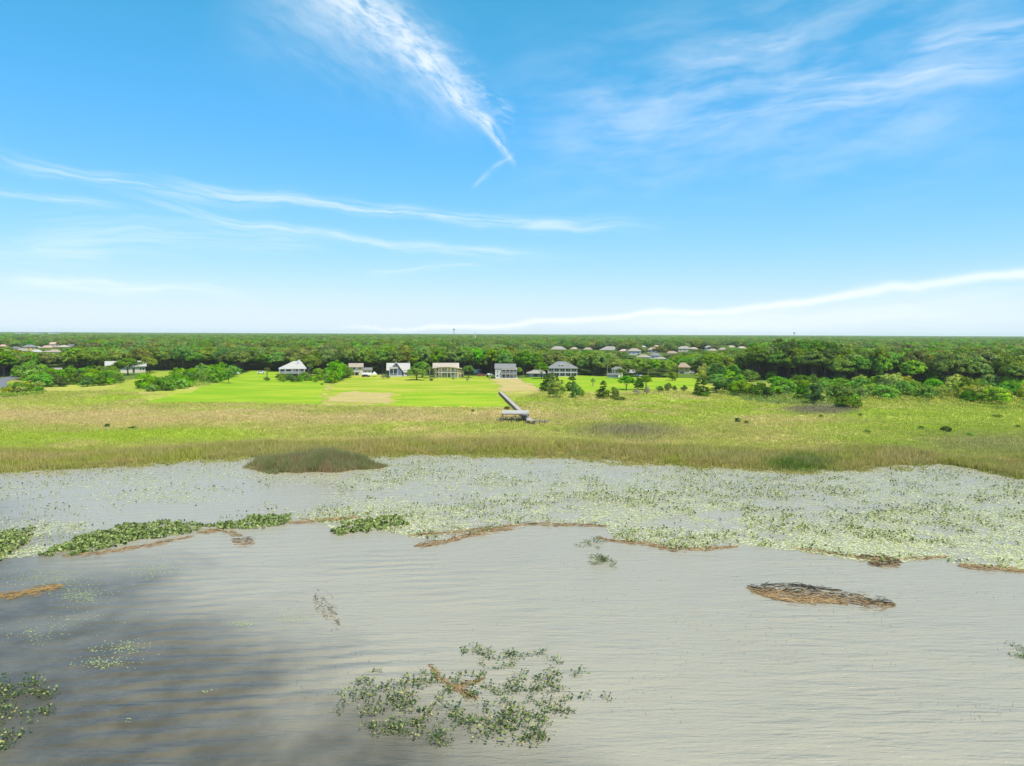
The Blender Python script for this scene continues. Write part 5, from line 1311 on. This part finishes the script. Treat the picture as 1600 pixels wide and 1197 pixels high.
raft([(640, 836), (700, 832), (760, 826), (830, 818), (880, 820), (950, 822)], 4, 620, 'long brown wrack line along the edge of the lily field at centre', .12, 4)
raft([(935, 840), (960, 845), (1010, 849), (1050, 858), (1100, 858), (1150, 854)], 4, 560, 'brown wrack line along the lily field right of centre', .08, 5)
raft([(1240, 857), (1290, 862), (1330, 870), (1400, 874), (1480, 870)], 4, 300, 'thin brown wrack line at the right of the lily field', .12, 6)
raft([(1340, 871), (1380, 873), (1405, 880), (1360, 881)], 7, 420, 'dark patch of dead reeds at the right lily edge', .4, 7)
raft([(1500, 884), (1560, 888), (1610, 894)], 5, 320, 'brown wrack line at the right picture edge', .12, 8)
raft([(450, 817), (490, 814), (560, 808)], 4, 280, 'brown wrack at the gap between the lily beds', .05, 9)
raft([(310, 832), (345, 828), (375, 836)], 4, 200, 'brown wrack right of the long lily bed', .1, 10)
raft([(365, 845), (395, 846)], 9, 150, 'pale tangle of dead reeds floating below the lily beds', .25, 11, cols=((.55, .45, .35), (.4, .25, .12)))
raft([(-40, 934), (10, 931), (60, 922), (95, 915)], 6, 420, 'orange-brown weed streak at the left picture edge', .04, 12, cols=((.42, .25, .1), (.36, .24, .1)))
raft([(100, 868), (170, 862), (240, 850), (300, 838)], 3.5, 340, 'thin brown line below the long dense lily bed', .08, 13)
raft([(672, 1040), (690, 1062), (725, 1082), (745, 1090)], 8, 260, 'brown dead stalks through the middle of the near lily patch', .06, 14, (.15, .6), w=.03)
raft([(700, 1075), (735, 1068), (755, 1060)], 5, 110, 'short brown stalk line crossing the near lily patch', .06, 15, (.15, .6), w=.03)
raft([(490, 935), (515, 955), (530, 975)], 26, 200, 'sparse brown twigs standing off the near lily patch', .35, 16, (.08, .4), w=.025)
rg = np.random.default_rng(57)
# fine stems and bits dotting the open water
n = 1500; px = rg.uniform(380, 1640, n); py = 870 + 260 * rg.random(n) ** 1.1
P = plane_hit(px, py, 0.0); f_ = fbm(P[:, 0] * .12, P[:, 1] * .2, 171); P = P[f_ > .54]; n = len(P)
c = np.tile(np.array([.1, .1, .05]), (n, 1)) * rg.uniform(.6, 2.0, (n, 1))
V, Fc, Cc = tufts(P, rg.uniform(.08, .32, n), c, c, 2, np.full(n, .1), np.full(n, .025), rg)
prop(link_obj('water_stems', fast_mesh('water_stems', V, Fc, [M['blade']], Cc)), 'fine dark stems dotting the open grey water', 'stems', None, 'stuff')

# ------------------------------------------------------------------ air
m, t, out = new_mat('haze'); pv = t.n('ShaderNodeVolumePrincipled'); pv.inputs['Color'].default_value = (.96, .98, 1.0, 1); pv.inputs['Density'].default_value = .00006; pv.inputs['Anisotropy'].default_value = .0
t.link(pv.outputs[0], out.inputs['Volume'])
hz = MB().box(-11900, 11900, -900, 11900, -2.5, 52).obj('haze', m); prop(hz, 'thin pale air haze over the whole landscape', 'haze', None, 'stuff')
